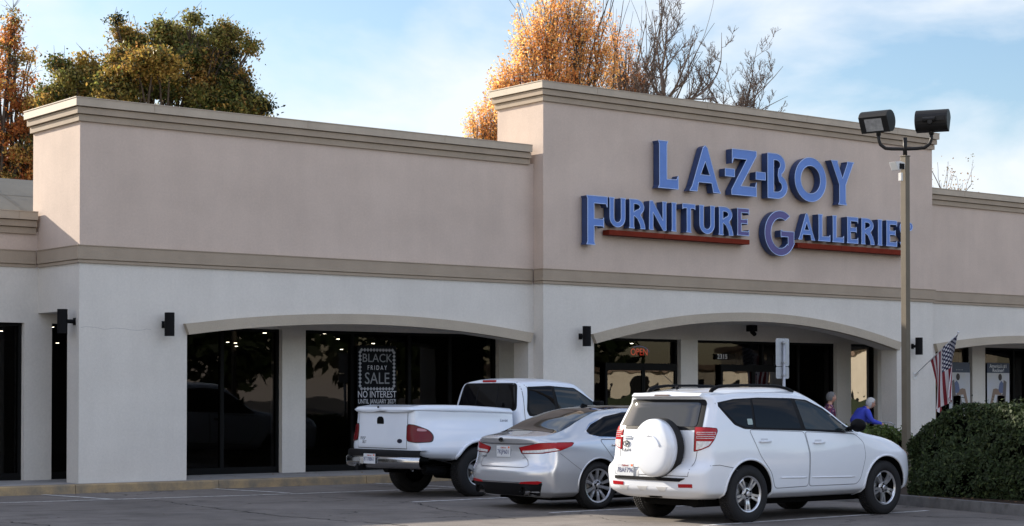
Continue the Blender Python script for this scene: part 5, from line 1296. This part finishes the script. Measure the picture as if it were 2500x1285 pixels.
lumps=[L_(330,95,55,40,2,.55,dd=.5),L_(400,80,70,45,1,.8),L_(470,95,60,40,1,.6,dd=1),L_(545,95,45,40,1,.45),L_(300,150,65,50,2,1.0,dd=-1),L_(380,150,70,45,2,1.0,dd=-1.5),L_(450,140,70,50,0,.9),L_(540,150,60,50,4,1.0,dd=1),
       L_(230,190,60,50,2,1.0),L_(160,195,50,45,1,.7),L_(140,160,25,20,0,.15),L_(290,225,80,45,1,1.0,dd=-1),L_(400,215,80,45,0,1.2),L_(500,210,70,50,4,1.2),L_(570,190,40,45,4,.7),L_(210,240,60,40,1,.8),
       L_(120,235,50,40,0,.7),L_(560,245,60,35,0,.9),L_(610,255,42,35,1,.4),L_(640,266,22,18,2,.12),L_(460,265,90,35,0,.8),L_(340,265,90,30,1,.8),L_(480,40,50,22,1,.10),L_(600,110,25,40,1,.12),L_(280,60,20,30,1,.05)]
base=at(400,968,D1); base.z=0
lump_tree('broadleaf_tree','wide green and gold tree rising behind the low front wing',tuple(base),6.0,lumps,[GR,OL,GO,OR,DK],5600,.052,11)
# ---- russet tree at the left edge
D2=58
lumps=[L_(30,200,55,70,0,.5,D2),L_(10,120,40,60,0,.35,D2),L_(40,130,35,50,2,.12,D2),L_(20,60,30,60,2,.10,D2),L_(-30,180,60,90,0,.8,D2),L_(35,300,55,60,1,1.4,D2),L_(-20,320,60,70,0,1.2,D2),L_(40,390,50,50,1,1.3,D2),L_(-10,420,60,50,2,1.2,D2),L_(75,330,35,60,3,.6,D2),L_(80,240,40,40,2,.5,D2),L_(30,440,50,35,1,1.0,D2),L_(75,420,30,35,0,.8,D2),L_(-10,385,50,40,0,1.0,D2),L_(60,375,40,40,2,.8,D2),L_(-80,260,60,120,0,1,D2)]
base=at(0,968,D2); base.z=0
lump_tree('broadleaf_tree','russet autumn tree at the left edge above the low roof',tuple(base),4.5,lumps,[(.55,.22,.06),(.42,.14,.04),(.55,.34,.09),(.20,.17,.06)],1500,.055,23)
# ---- fine branched golden trees behind the tall facade
def upright_tree(name,label,px,py_top,half,dep,seed,cols,dens,lsz,spread=.5,stems=7,fork=5.0,up=.55,depth=3,lo=1.0,cat='tree',minr=.008,vis=None):
    rnd.seed(seed); b=at(px,968,dep); b.z=0; t=thing(name,label,cat,tuple(b)); g=MB(); H=at(px,py_top,dep).z; W=half/4538.6*dep
    g.tube([(0,0,0),(0.05,0,fork*.5),(0,0,fork)],[.22,.18,.15],10); tips=[]
    for k in range(stems):
        a=2*math.pi*k/stems+rnd.uniform(-.3,.3); q=rnd.uniform(.25,1.0)*W/(H-fork)
        d=Vector((math.cos(a)*q,math.sin(a)*q,1)).normalized()
        branch(g,(0,0,fork-rnd.uniform(0,.8)),d,(H-fork)*rnd.uniform(.62,.82),.075,depth,spread,up,tips,6,(3,5),.52,.11,minr)
    g.build('trunk',M_bark,t); lv=Leaves()
    for p,d in tips:
        if rnd.random()>dens: continue
        c=cols[rnd.randrange(len(cols))]; c=jit(c,.2)
        for q in range(rnd.randint(5,11)): lv.add(p+Vector((rnd.gauss(0,.13),rnd.gauss(0,.13),rnd.gauss(-.02,.15))),lsz*rnd.uniform(.6,1.2),jit(c,.2),None,.6)
    if lv.c: lv.build('crown',t,M_leaf)
    return t
GD=[(.88,.50,.18),(.90,.58,.24),(.80,.42,.14),(.86,.46,.16)]
M_leaf2=leaf_mat('autumn_leaf',.62)
def add_lumps(t,lumps,cols,n,lsz,seed):
    rnd.seed(seed); lv=Leaves(); b=Vector(t.location); g=MB()
    for (c,rx,rz,ci,dens) in lumps:
        c=Vector(c)-b
        for k in range(int(n*dens/14)):
            a=Vector((rnd.gauss(0,1),rnd.gauss(0,1),rnd.gauss(0,1))).normalized()*(rnd.random()**.45*1.22); p=c+Vector((a.x*rx,a.y*rx,a.z*rz)); col=jit(cols[ci] if rnd.random()<.6 else cols[rnd.randrange(len(cols))],.22)
            q0=Vector((c.x*.6+p.x*.25,c.y*.6+p.y*.25,p.z-rnd.uniform(.7,1.5))); g.tube([q0,q0.lerp(p,.6)+Vector((rnd.uniform(-.06,.06),rnd.uniform(-.06,.06),0)),p],[.006,.005,.003],3,cap=False)
            for q in range(rnd.randint(8,20)):
                u=rnd.random()**.7; s_=.05+.10*(1-u); pp=q0.lerp(p,.35+.7*u); lv.add(pp+Vector((rnd.gauss(0,s_),rnd.gauss(0,s_),rnd.gauss(0,s_))),lsz*rnd.uniform(.6,1.2),jit(col,.2),None,.6)
    lv.build('crown',t,M_leaf2); g.build('twigs',M_bark,t)
D3=56
t1=upright_tree('ornamental_pear_tree','golden orange autumn tree behind the left end of the tall facade',1345,-40,30,D3,6,GD,.0,.062,spread=.28,stems=5,depth=2,fork=5.5,minr=.005)
add_lumps(t1,[L_(1260,190,55,60,0,1.2,D3),L_(1290,110,55,60,1,.9,D3),L_(1350,60,60,70,0,1.3,D3),L_(1350,150,70,60,0,1.3,D3),L_(1425,110,60,70,2,1.1,D3),L_(1430,40,50,45,0,.7,D3),L_(1235,230,45,40,1,.9,D3),L_(1320,200,60,40,3,1.0,D3),L_(1410,190,60,40,2,1.1,D3),L_(1340,0,55,40,1,.6,D3),L_(1480,120,40,80,2,.8,D3),L_(1225,200,35,40,0,.7,D3),L_(1400,-20,60,40,0,.6,D3),L_(1270,260,60,40,1,.7,D3),L_(1290,50,40,40,1,.35,D3)],GD,1500,.046,51)
t2=upright_tree('ornamental_pear_tree','smaller golden tree low in the gap left of the tall facade',1195,300,30,60,8,GD,.0,.06,stems=3,fork=3.4,depth=1)
add_lumps(t2,[L_(1180,290,40,45,0,.8,60),L_(1155,300,28,35,1,.35,60),L_(1200,250,35,28,3,.35,60),L_(1205,320,30,40,0,.8,60)],GD,1500,.044,52)
t3=upright_tree('ornamental_pear_tree','thinning brown orange tree between the golden tree and the bare branches',1535,20,60,59,9,GD,.0,.055,stems=5,fork=5.0,depth=2,minr=.005)
add_lumps(t3,[L_(1530,120,40,60,0,.35,59),L_(1515,190,45,40,0,.8,59),L_(1560,185,30,40,1,.5,59),L_(1500,80,30,50,0,.25,59)],[(.62,.30,.10),(.50,.24,.10)],1900,.040,53)
# ---- bare trees: curving forked limbs
def bare(label,trunk_px,fork_px,targets,dep,seed,r0=.13):
    rnd.seed(seed); b=at(trunk_px,968,dep); b.z=0; t=thing('bare_tree',label,'tree',tuple(b)); g=MB(); f=at(*fork_px,dep)-b
    g.tube([(0,0,0),(.05,0,f.z*.5),tuple(f)],[r0*1.3,r0*1.1,r0*.9],8); 
    def limb(p0,p1,r,dp,bend):
        p0=Vector(p0);p1=Vector(p1); L0=(p1-p0).length; n=max(4,int(L0/.35)); off=Vector((rnd.gauss(0,1),rnd.gauss(0,1),rnd.gauss(0,.5)))*L0*bend*1.6; pts=[];rad=[]; ph=rnd.uniform(0,6)
        for i in range(n+1):
            u=i/n; q=p0.lerp(p1,u)+off*math.sin(math.pi*u)*.8+Vector((math.sin(u*9+ph),math.cos(u*7+ph),math.sin(u*8+ph*2)*.5))*L0*.028-Vector((0,0,math.sin(math.pi*u)*L0*.10*(dp>1)))
            pts.append(q); rad.append(max(.0055,r*(1-.88*u)))
        g.tube(pts,rad,6 if r>.03 else 4 if r>.014 else 3,cap=False)
        if dp<=0: return
        k=rnd.randint(6,8) if dp>1 else rnd.randint(4,6)
        for i in range(k):
            u=.22+.74*(i+rnd.random())/k; j=min(n-1,int(u*n)); d=(pts[j+1]-pts[j]).normalized(); a=Vector((rnd.gauss(0,1),rnd.gauss(0,1),rnd.gauss(.25,.5))); a=(a-d*a.dot(d)).normalized()
            L1=L0*rnd.uniform(.30,.55)*(1.15-.5*u); nd=(d*rnd.uniform(.55,1)+a*rnd.uniform(.5,.95)+Vector((0,0,.45))).normalized(); limb(pts[j],pts[j]+nd*L1,max(.009,rad[j]*.72),dp-1,bend*1.1)
    for (px_,py_,dd) in targets:
        e=at(px_,py_,dep+dd)-b; s0=f-Vector((0,0,rnd.uniform(0,1.2))); limb(s0,e,r0*.66,3,.09)
    g.build('trunk',mat('grey_bark',(.15,.115,.095),.9,spec=.2,var=.3,vscale=6),t); return t
bare('tall bare tree with forked branches above the tall facade',1620,(1622,225),[(1595,20,0),(1640,5,1),(1700,75,-1),(1765,75,.5),(1735,130,1),(1530,150,.5),(1560,95,-.6)],57,31,.075)
bare('bare tree with branches sweeping right above the sign',1800,(1775,300),[(1850,110,0),(1915,160,.6),(1925,235,-.5),(1700,170,.5),(1810,150,1),(1880,200,-1),(1720,230,0),(1925,275,1),(1840,240,-.5)],60,37,.075)
bare('bare tree with thin branches beside the thinning orange tree',1560,(1580,280),[(1500,120,0),(1560,150,.5),(1620,170,-.5),(1640,210,.5),(1510,170,-.5)],58,39,.05)
upright_tree('shrubby_tree','wispy treetop showing just right of the tall facade',2290,440,26,62,41,[(.3,.22,.12)],.45,.045,stems=6,fork=3.5,depth=2)
rnd.seed(5)
# ---- hedges
def hedge(name,label,X0,X1,Y0,Y1,zt,n,cols,seed,lsz=.032,slope=None):
    rnd.seed(seed); t=thing(name,label,'hedge',((X0+X1)/2,(Y0+Y1)/2,0)); cx,cy=(X0+X1)/2,(Y0+Y1)/2
    def top(x,y):
        z=zt+.05*math.sin(x*2.1+y*1.3)+.035*math.sin(y*4.7+x*3)
        if slope: z-=slope(x,y)
        return z
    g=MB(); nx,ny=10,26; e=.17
    # dark inner shell behind the leaves
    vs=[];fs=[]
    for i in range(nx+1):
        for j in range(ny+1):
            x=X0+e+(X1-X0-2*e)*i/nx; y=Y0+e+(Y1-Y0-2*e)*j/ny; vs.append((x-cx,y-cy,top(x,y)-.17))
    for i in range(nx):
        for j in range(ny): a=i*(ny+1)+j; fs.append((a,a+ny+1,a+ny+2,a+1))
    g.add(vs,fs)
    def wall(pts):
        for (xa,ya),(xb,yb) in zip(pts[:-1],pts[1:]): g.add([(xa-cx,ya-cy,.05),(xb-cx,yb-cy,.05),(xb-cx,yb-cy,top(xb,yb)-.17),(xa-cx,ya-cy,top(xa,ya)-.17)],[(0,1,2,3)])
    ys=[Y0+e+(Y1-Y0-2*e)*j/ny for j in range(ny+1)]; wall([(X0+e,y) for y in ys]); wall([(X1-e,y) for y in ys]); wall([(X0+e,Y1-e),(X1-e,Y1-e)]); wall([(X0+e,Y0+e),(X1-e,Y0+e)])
    g.build('twigs',mat('hedge_core_shade',(.004,.005,.003),.95,spec=.05),t)  # plain shell, its near-black colour stands for shade inside the hedge
    lv=Leaves()
    A_top=(X1-X0)*(Y1-Y0); A_s=(Y1-Y0)*zt; A_e=(X1-X0)*zt; tot=A_top+A_s*1.0+A_e*1.6
    for k in range(n):
        r=rnd.random()*tot; dpt=abs(rnd.gauss(0,.07))
        if r<A_top: x=rnd.uniform(X0,X1); y=rnd.uniform(Y0,Y1); z=top(x,y)-dpt*1.2+.03*math.sin(x*9)*math.sin(y*8); nr=Vector((0,0,1)); 
        elif r<A_top+A_s: x=X0+dpt; y=rnd.uniform(Y0,Y1); z=rnd.uniform(.03,1)*top(x,y); nr=Vector((-1,0,.2)); x+=.05*math.sin(y*3+z*4)+(.12 if z<.3 else 0)*(.3-z)/.3
        elif r<A_top+A_s+A_e*.8: x=rnd.uniform(X0,X1); y=Y1-dpt; z=rnd.uniform(.03,1)*top(x,y); nr=Vector((0,1,.2))
        else: x=rnd.uniform(X0,X1); y=Y0+dpt; z=rnd.uniform(.03,1)*top(x,y); nr=Vector((0,-1,.2)); y+=.05*math.sin(x*3+z*4)
        nz_=mnoise.noise(Vector((x*3.1,y*3.1,z*3.1)))+.5*mnoise.noise(Vector((x*8,y*8,z*8)))
        if nz_<-.22 and rnd.random()<.85: continue
        if nz_>.25: z+=.025; x-=.03*(r>=A_top)
        # rounded shoulders
        if z>zt-.18:
            kx=max(0,.14-(x-X0))+max(0,.14-(X1-x)); ky=max(0,.14-(y-Y0))+max(0,.14-(Y1-y)); z-=(kx*kx+ky*ky)*4.0
        c=cols[0] if rnd.random()<.6 else cols[rnd.randrange(len(cols))]
        if rnd.random()<.03 and r<A_top: z+=rnd.uniform(0,.13)
        nr.normalize(); lv.add((x-cx,y-cy,z),lsz*rnd.uniform(.6,1.8),jit(c,.35),nr if rnd.random()<.7 else None,.45)
    lv.build('foliage',t,M_hleaf); return t
hedge('hedge','big dark clipped hedge at the right in front of the light pole',8.25,10.0,-15.2,-10.62,1.43,95000,[(.030,.046,.014),(.040,.060,.017),(.018,.028,.009),(.068,.088,.026)],3,lsz=.024,slope=lambda x,y: .50*((y+11.5)/.88)**1.6 if y>-11.5 else 0)
hedge('hedge','low bright green hedge behind the suv bonnet beside the light pole',9.75,11.0,-8.75,-4.4,1.06,22000,[(.07,.10,.022),(.085,.12,.03),(.05,.075,.018)],4)
# ---- planting island with kerb
g=MB(); isl=[(8.15,-4.0),(8.12,-10.6),(7.60,-12.6),(7.32,-13.8),(7.3,-16.5),(12.0,-16.5),(12.0,-4.0)]
g.prism(isl,'Z',.0,.13); props(g.build('planting_island',mat('mulch_soil',(.055,.040,.03),.95,spec=.1,var=.5,vscale=9,bump=.6,bscale=30,fine=.3)),kind='structure')
g=MB(); pts=isl[:5]
for (a,b),(c,d) in zip(pts[:-1],pts[1:]):
    dv=Vector((c-a,d-b)).normalized(); nn=Vector((dv.y,-dv.x)); nn = nn if nn.x<0 else -nn
    q=[(a,b),(c,d),(c+nn.x*.15,d+nn.y*.15),(a+nn.x*.15,b+nn.y*.15)]; g.prism(q,'Z',0,.145)
props(g.build('island_kerb',mat('grey_kerb',(.16,.155,.15),.95,spec=.2,var=.3,vscale=5,fine=.12)),kind='structure')
# ================================================================== PEOPLE
def skin(name,verts,edges,rad,m,parent,root=0,sub=2):
    me=bpy.data.meshes.new('t'); me.from_pydata(verts,edges,[]); o=bpy.data.objects.new('t',me); COL.objects.link(o)
    md=o.modifiers.new('s','SKIN'); md.use_smooth_shade=True; md.branch_smoothing=.5
    sv=me.skin_vertices[0].data if me.skin_vertices else None
    for i,r in enumerate(rad):
        sv[i].radius=(r,r) if not isinstance(r,tuple) else r; sv[i].use_root=(i==root)
    s=o.modifiers.new('u','SUBSURF'); s.levels=sub; s.render_levels=sub
    bpy.context.view_layer.update(); me2=bpy.data.meshes.new_from_object(o.evaluated_get(bpy.context.evaluated_depsgraph_get())); bpy.data.objects.remove(o)
    me2.materials.clear(); me2.name=name
    for p in me2.polygons: p.use_smooth=True
    return link(name,me2,m,parent)
def person(label,loc,rz,J,jac,trou,hairc,skinc,hairlong,glasses=False):
    """J: dict of joints, facing +x"""
    t=thing('person',label,'person',loc,rz)
    V=[];E=[];Rd=[]
    def chain(pts,start=None):
        prev=start
        for p,r in pts:
            V.append(p); Rd.append(r); 
            if prev is not None: E.append((prev,len(V)-1))
            prev=len(V)-1
        return prev
    pel,chest,neck,head=J['pelvis'],J['chest'],J['neck'],J['head']
    v=lambda a,b,k: tuple(a[i]+(b[i]-a[i])*k for i in range(3))
    root=chain([(pel,.13)]); mid=chain([(v(pel,chest,.5),.12)],root); ch=chain([(chest,.125)],mid); nk=chain([(neck,.055)],ch); chain([(v(neck,head,.6),.06)],nk)
    hands=[]
    for s in (-1,1):
        hip=(pel[0],s*.10,pel[2]-.06); kn=J['knee'+('L' if s>0 else 'R')]; an=J['ankle'+('L' if s>0 else 'R')]
        a=chain([(hip,.095),(v(hip,kn,.5),.085),(kn,.062),(v(kn,an,.4),.06),(an,.042)],root); chain([((an[0]+.07,an[1],.05),.045),((an[0]+.17,an[1],.035),.035)],a)
        sh=(chest[0]+.01,s*.17,chest[2]+.05); el=J['elbow'+('L' if s>0 else 'R')]; wr=J['wrist'+('L' if s>0 else 'R')]
        w=chain([(sh,.062),(v(sh,el,.5),.050),(el,.042),(v(el,wr,.5),.038),(wr,.026)],ch)
        d=Vector(wr)-Vector(el); d.normalize(); palm=Vector(wr)+d*.055; pi=chain([(tuple(palm),.028)],w)
        side=Vector((0,1,0)); 
        for k,(o_,l) in enumerate(((-.026,.060),(-.009,.072),(.009,.068),(.026,.052))):
            b0=palm+side*o_+d*.025; f1=b0+d*l*.55+Vector((0,0,-.012)); f2=f1+d*l*.35+Vector((-.01,0,-.028)); chain([(tuple(b0),.009),(tuple(f1),.0085),(tuple(f2),.0075)],pi)
        th=Vector(wr)+d*.02+side*(-s)*.030; chain([(tuple(th),.010),(tuple(th+d*.045+Vector((0,-s*.012,-.012))),.009)],pi)
    body=skin('body',V,E,Rd,skinc,t)
    # head with face, on the same body
    bm=bmesh.new(); bmesh.ops.create_uvsphere(bm,u_segments=28,v_segments=20,radius=.1)
    for q in bm.verts:
        x,y,z=q.co; 
        nz=z/.1; x*=1.02; y*=.78; z*=1.14
        if x>0: x*=1-.10*max(0,-nz)  ; y*=1-.22*max(0,-nz)
        if nz<-.3 and x<0: x*=.82
        q.co=(x,y,z)
    def bump(c,r,d):
        c=Vector(c); d=Vector(d)
        for q in bm.verts:
            k=(q.co-c).length/r
            if k<1: q.co+=d*(1-k*k)**2
    bump((.10,0,-.015),.030,(.024,0,-.006)); bump((.098,0,.02),.03,(.008,0,0)); bump((.09,0,-.075),.03,(.010,0,0)); bump((.09,0,-.045),.02,(.006,0,0))
    for s in (-1,1): bump((.085,s*.032,.018),.020,(-.010,0,0)); bump((0,s*.078,0),.024,(-.0,s*.02,0))
    for f in bm.faces: f.smooth=True
    M=Matrix.Translation(head)@Euler((0,J.get('tilt',0),0)).to_matrix().to_4x4(); bm.transform(M)
    me=body.data; bm2=bmesh.new(); bm2.from_mesh(me); tmp=bpy.data.meshes.new('h'); bm.to_mesh(tmp); bm2.from_mesh(tmp); bm2.to_mesh(me); bm2.free(); bm.free()
    # hair cap
    bm=bmesh.new(); bmesh.ops.create_uvsphere(bm,u_segments=32,v_segments=22,radius=.112)
    rnd.seed(3)
    for q in bm.verts:
        x,y,z=q.co; n=1+rnd.uniform(-.035,.045); q.co=((x*1.03-.006)*n,y*.86*n,(z*1.12+.008)*n)
    bmesh.ops.delete(bm,geom=[q for q in bm.verts if (q.co.x>.045 and q.co.z<.062) or q.co.z<-.085+hairlong or (q.co.x>.012 and q.co.z<.02)],context='VERTS')
    for f in bm.faces: f.smooth=True
    bm.transform(M); mh=bpy.data.meshes.new('hair'); bm.to_mesh(mh); bm.free(); link('hair',mh,hairc,t)
    if glasses:
        g=MB(); h=Vector(head)
        for s in (-1,1):
            g.tube([tuple(M@Vector((.098,s*.034+.022*math.cos(a),.018+.018*math.sin(a)))) for a in np.linspace(0,6.28,13)],.0035,5,cap=False)
            g.tube([tuple(M@Vector((.095,s*.055,.022))),tuple(M@Vector((.0,s*.088,.018)))],.003,4)
        g.build('glasses',M_black,t)
    # clothes: slightly fuller skins over the same joints
    V=[];E=[];Rd=[]
    r0=chain([(v(pel,chest,-.12),(.175,.195))]); m1=chain([(v(pel,chest,.35),(.18,.20))],r0); c1=chain([(chest,(.19,.21))],m1); chain([(v(chest,neck,.55),(.14,.16)),(v(chest,neck,.92),.085)],c1)
    for s in (-1,1):
        sh=(chest[0]+.01,s*.175,chest[2]+.05); el=J['elbow'+('L' if s>0 else 'R')]; wr=J['wrist'+('L' if s>0 else 'R')]
        chain([(sh,.105),(v(sh,el,.5),.078),(el,.060),(v(el,wr,.5),.052),(v(el,wr,.95),.043)],c1)
    skin('jacket',V,E,Rd,jac,t)
    V=[];E=[];Rd=[]
    r0=chain([(v(pel,chest,.15),(.14,.16))]); r1=chain([(pel,(.145,.165))],r0)
    for s in (-1,1):
        kn=J['knee'+('L' if s>0 else 'R')]; an=J['ankle'+('L' if s>0 else 'R')]; hip=(pel[0],s*.10,pel[2]-.08)
        chain([(hip,.108),(v(hip,kn,.5),.095),(kn,.075),(v(kn,an,.5),.070),(v(kn,an,.96),.065)],r1)
    skin('trousers',V,E,Rd,trou,t)
    g=MB()
    for s in (-1,1):
        an=J['ankle'+('L' if s>0 else 'R')]; g=MB(); g.prism(rounded([(an[0]-.08,0),(an[0]+.21,0),(an[0]+.22,.04),(an[0]+.08,.10),(an[0]-.07,.10)],.03),'Y',an[1]-.045,an[1]+.045); g.build('shoe',M_black,t,bevel=.01)
    return t
M_skin=mat('skin',(.45,.24,.17),.55); M_greyhair=mat('grey_hair',(.15,.145,.14),.8,var=.3,vscale=60,bump=.5,bscale=120); M_whitehair=mat('white_hair',(.50,.49,.47),.8,var=.25,vscale=60,bump=.5,bscale=120)
M_fleece=mat('blue_fleece',(.055,.075,.46),.9,spec=.2,var=.12,vscale=12,bump=.4,bscale=30)
def plaid():
    m=mat('dark_red_plaid',(.03,.01,.03),.85); nt=m.node_tree; b=nt.nodes['Principled BSDF']; tc=nt.nodes.new('ShaderNodeTexCoord'); w_=nt.nodes.new('ShaderNodeTexChecker'); w_.inputs['Scale'].default_value=26
    w_.inputs[1].default_value=(.16,.015,.05,1); w_.inputs[2].default_value=(.03,.02,.06,1); n=nt.nodes.new('ShaderNodeTexNoise'); n.inputs['Scale'].default_value=22
    nt.links.new(tc.outputs['Object'],w_.inputs[0]); nt.links.new(tc.outputs['Object'],n.inputs['Vector']); r=nt.nodes.new('ShaderNodeValToRGB'); r.color_ramp.elements[0].position=.60; r.color_ramp.elements[1].position=.66; r.color_ramp.elements[0].color=(0,0,0,1); r.color_ramp.elements[1].color=(1,1,1,1); nt.links.new(n.outputs['Fac'],r.inputs[0])
    mx=nt.nodes.new('ShaderNodeMix'); mx.data_type='RGBA'; nt.links.new(r.outputs[0],mx.inputs[0]); nt.links.new(w_.outputs[0],mx.inputs[6]); mx.inputs[7].default_value=(.40,.30,.38,1); nt.links.new(mx.outputs[2],b.inputs['Base Color']); return m
J1=dict(pelvis=(-.02,0,.94),chest=(.03,0,1.22),neck=(.07,0,1.38),head=(.105,0,1.50),kneeL=(.10,.10,.50),ankleL=(.16,.10,.09),kneeR=(.02,-.10,.50),ankleR=(-.20,-.10,.10),elbowL=(.0,.26,1.04),wristL=(.20,.24,.92),elbowR=(-.06,-.26,1.02),wristR=(.10,-.26,.84),tilt=.08)
person('grey haired man in dark red patterned shirt walking past the shop entrance',(17.22,-.85,.06),-.50,J1,plaid(),mat('dark_trousers',(.03,.03,.04),.9),M_greyhair,M_skin,.01)
J2=dict(pelvis=(-.22,0,.86),chest=(-.02,0,1.13),neck=(.09,0,1.26),head=(.155,0,1.345),kneeL=(-.04,.10,.47),ankleL=(-.02,.10,.09),kneeR=(-.20,-.10,.46),ankleR=(-.36,-.10,.10),elbowL=(.10,.25,.98),wristL=(.36,.22,.90),elbowR=(.08,-.25,.96),wristR=(.34,-.22,.88),tilt=.22)
person('white haired woman with glasses in a blue fleece leaning on a walking frame',(18.44,-.85,.09),-.50,J2,M_fleece,mat('navy_trousers',(.02,.022,.04),.9),M_whitehair,M_skin,-.02,True)
wf=thing('walking_frame','grey wheeled walking frame pushed by the woman in the blue fleece','walking frame',(18.86,-1.08,.15),-.50)
for s in (-1,1):
    g=MB(); g.tube([(-.10,s*.22,.87),(.06,s*.22,.86),(.14,s*.23,.80),(.20,s*.26,.12)],.013,8); g.tube([(-.02,s*.22,.80),(-.14,s*.27,.12)],.013,8); g.tube([(-.10,s*.25,.35),(.17,s*.25,.35)],.010,6); g.build('side_frame',M_galv,wf,smooth=True)
    for x in (-.15,.21):
        g=MB(); v,f=lathe([(-.015,.02),(-.015,.085),(.015,.085),(.015,.02)],20); g.add([(x+a,s*.27+b,.087+c) for a,b,c in v],f); g.build('wheel',M_black,wf)
g=MB(); g.box(-.05,.12,-.2,.2,.48,.50); g.tube([(.15,-.22,.78),(.2,0,.76),(.15,.22,.78)],.012,8); g.build('seat',M_black,wf)

# ================================================================== WORLD BEHIND THE CAMERA (seen only in reflections)
M_bg=mat('far_stucco',(.58,.51,.40),.9,var=.12,vscale=.5); M_bgroof=mat('far_roof',(.20,.14,.10),.9)
for i,(x,y,w_,d,h,lab) in enumerate(((76,-66,24,12,3.4,'low cream shop row across the parking lot'),(97,-66,15,14,5.0,'taller cream building at the end of the shop row across the lot'),(40,-95,14,12,4.2,'small cream building far across the lot'))):
    t=thing('shop_building',lab,'building',(x,y,0)); g=MB(); g.box(-w_/2,w_/2,-d/2,d/2,0,h); g.build('wall',M_bg if x>60 else mat('dim_wall',(.16,.13,.10),.9),t)
    g=MB(); g.box(-w_/2-.4,w_/2+.4,-d/2-.4,d/2+.4,h,h+.35); g.build('roof',M_bgroof,t)
    g=MB(); n=int(w_/4)
    for k in range(n):
        g=MB(); xx=-w_/2+4*k+2; g.box(xx-1.3,xx+1.3,d/2,d/2+.05,.4,2.7); g.build('window',M_frame,t)
t=thing('hedge','dark hedge row along the far side of the parking lot','hedge',(78,-58,0)); g=MB(); g.box(-18,18,-.6,.6,0,1.7); g.build('foliage',mat('far_hedge',(.02,.03,.012),.95),t)
rnd.seed(77)
for i in range(20):
    x=-60+i*8+rnd.uniform(-2,2); y=-62-rnd.uniform(14,26)-(8 if x>58 else 0); H=rnd.uniform(11,16); t=thing('shade_tree','dark green tree across the parking lot','tree',(x,y,0),0,'trees across the parking lot')
    g=MB(); g.tube([(0,0,0),(0,0,H*.5)],[.3,.2],8); g.build('trunk',M_bark,t); lv=Leaves()
    for k in range(30):
        a=Vector((rnd.gauss(0,1),rnd.gauss(0,1),rnd.gauss(0,1))).normalized()*rnd.random()**.4; c=Vector((a.x*5,a.y*4,H*.50+a.z*H*.46))
        for q in range(26): lv.add(c+Vector((rnd.gauss(0,1.1),rnd.gauss(0,1.1),rnd.gauss(0,.9))),.62,jit((.035,.05,.016),.3),None,.6)
    lv.build('crown',t,M_leaf)
import OpenImageIO as oiio, numpy as np, sys
im=oiio.ImageBuf('/workdir/render_main.png').get_pixels(oiio.UINT8)[:,:,:3]
s=im.shape[1]/2500
P=dict(upper=(700,450),upper2=(1450,330),ret=(140,400),low=(320,950),low2=(900,720),trim=(700,655),cap=(700,300),arch=(900,783),suvside=(1900,1130),suvrear=(1600,1130),sedside=(1420,1080),truckside=(1100,1040),asph=(400,1250),asph2=(900,1240),sky1=(800,100),sky2=(1050,280),sky3=(2400,150),cloud=(2420,400),hedge=(2380,1120),hedgetop=(2400,1020),win=(600,1000),win2=(800,950),side=(1435,380+160),walk=(600,1165),tree=(420,180),otree=(1330,130))
for k,(x,y) in P.items():
    X,Y=int(x*s),int(y*s); print(k,im[Y-3:Y+4,X-3:X+4].reshape(-1,3).mean(0).round().astype(int))
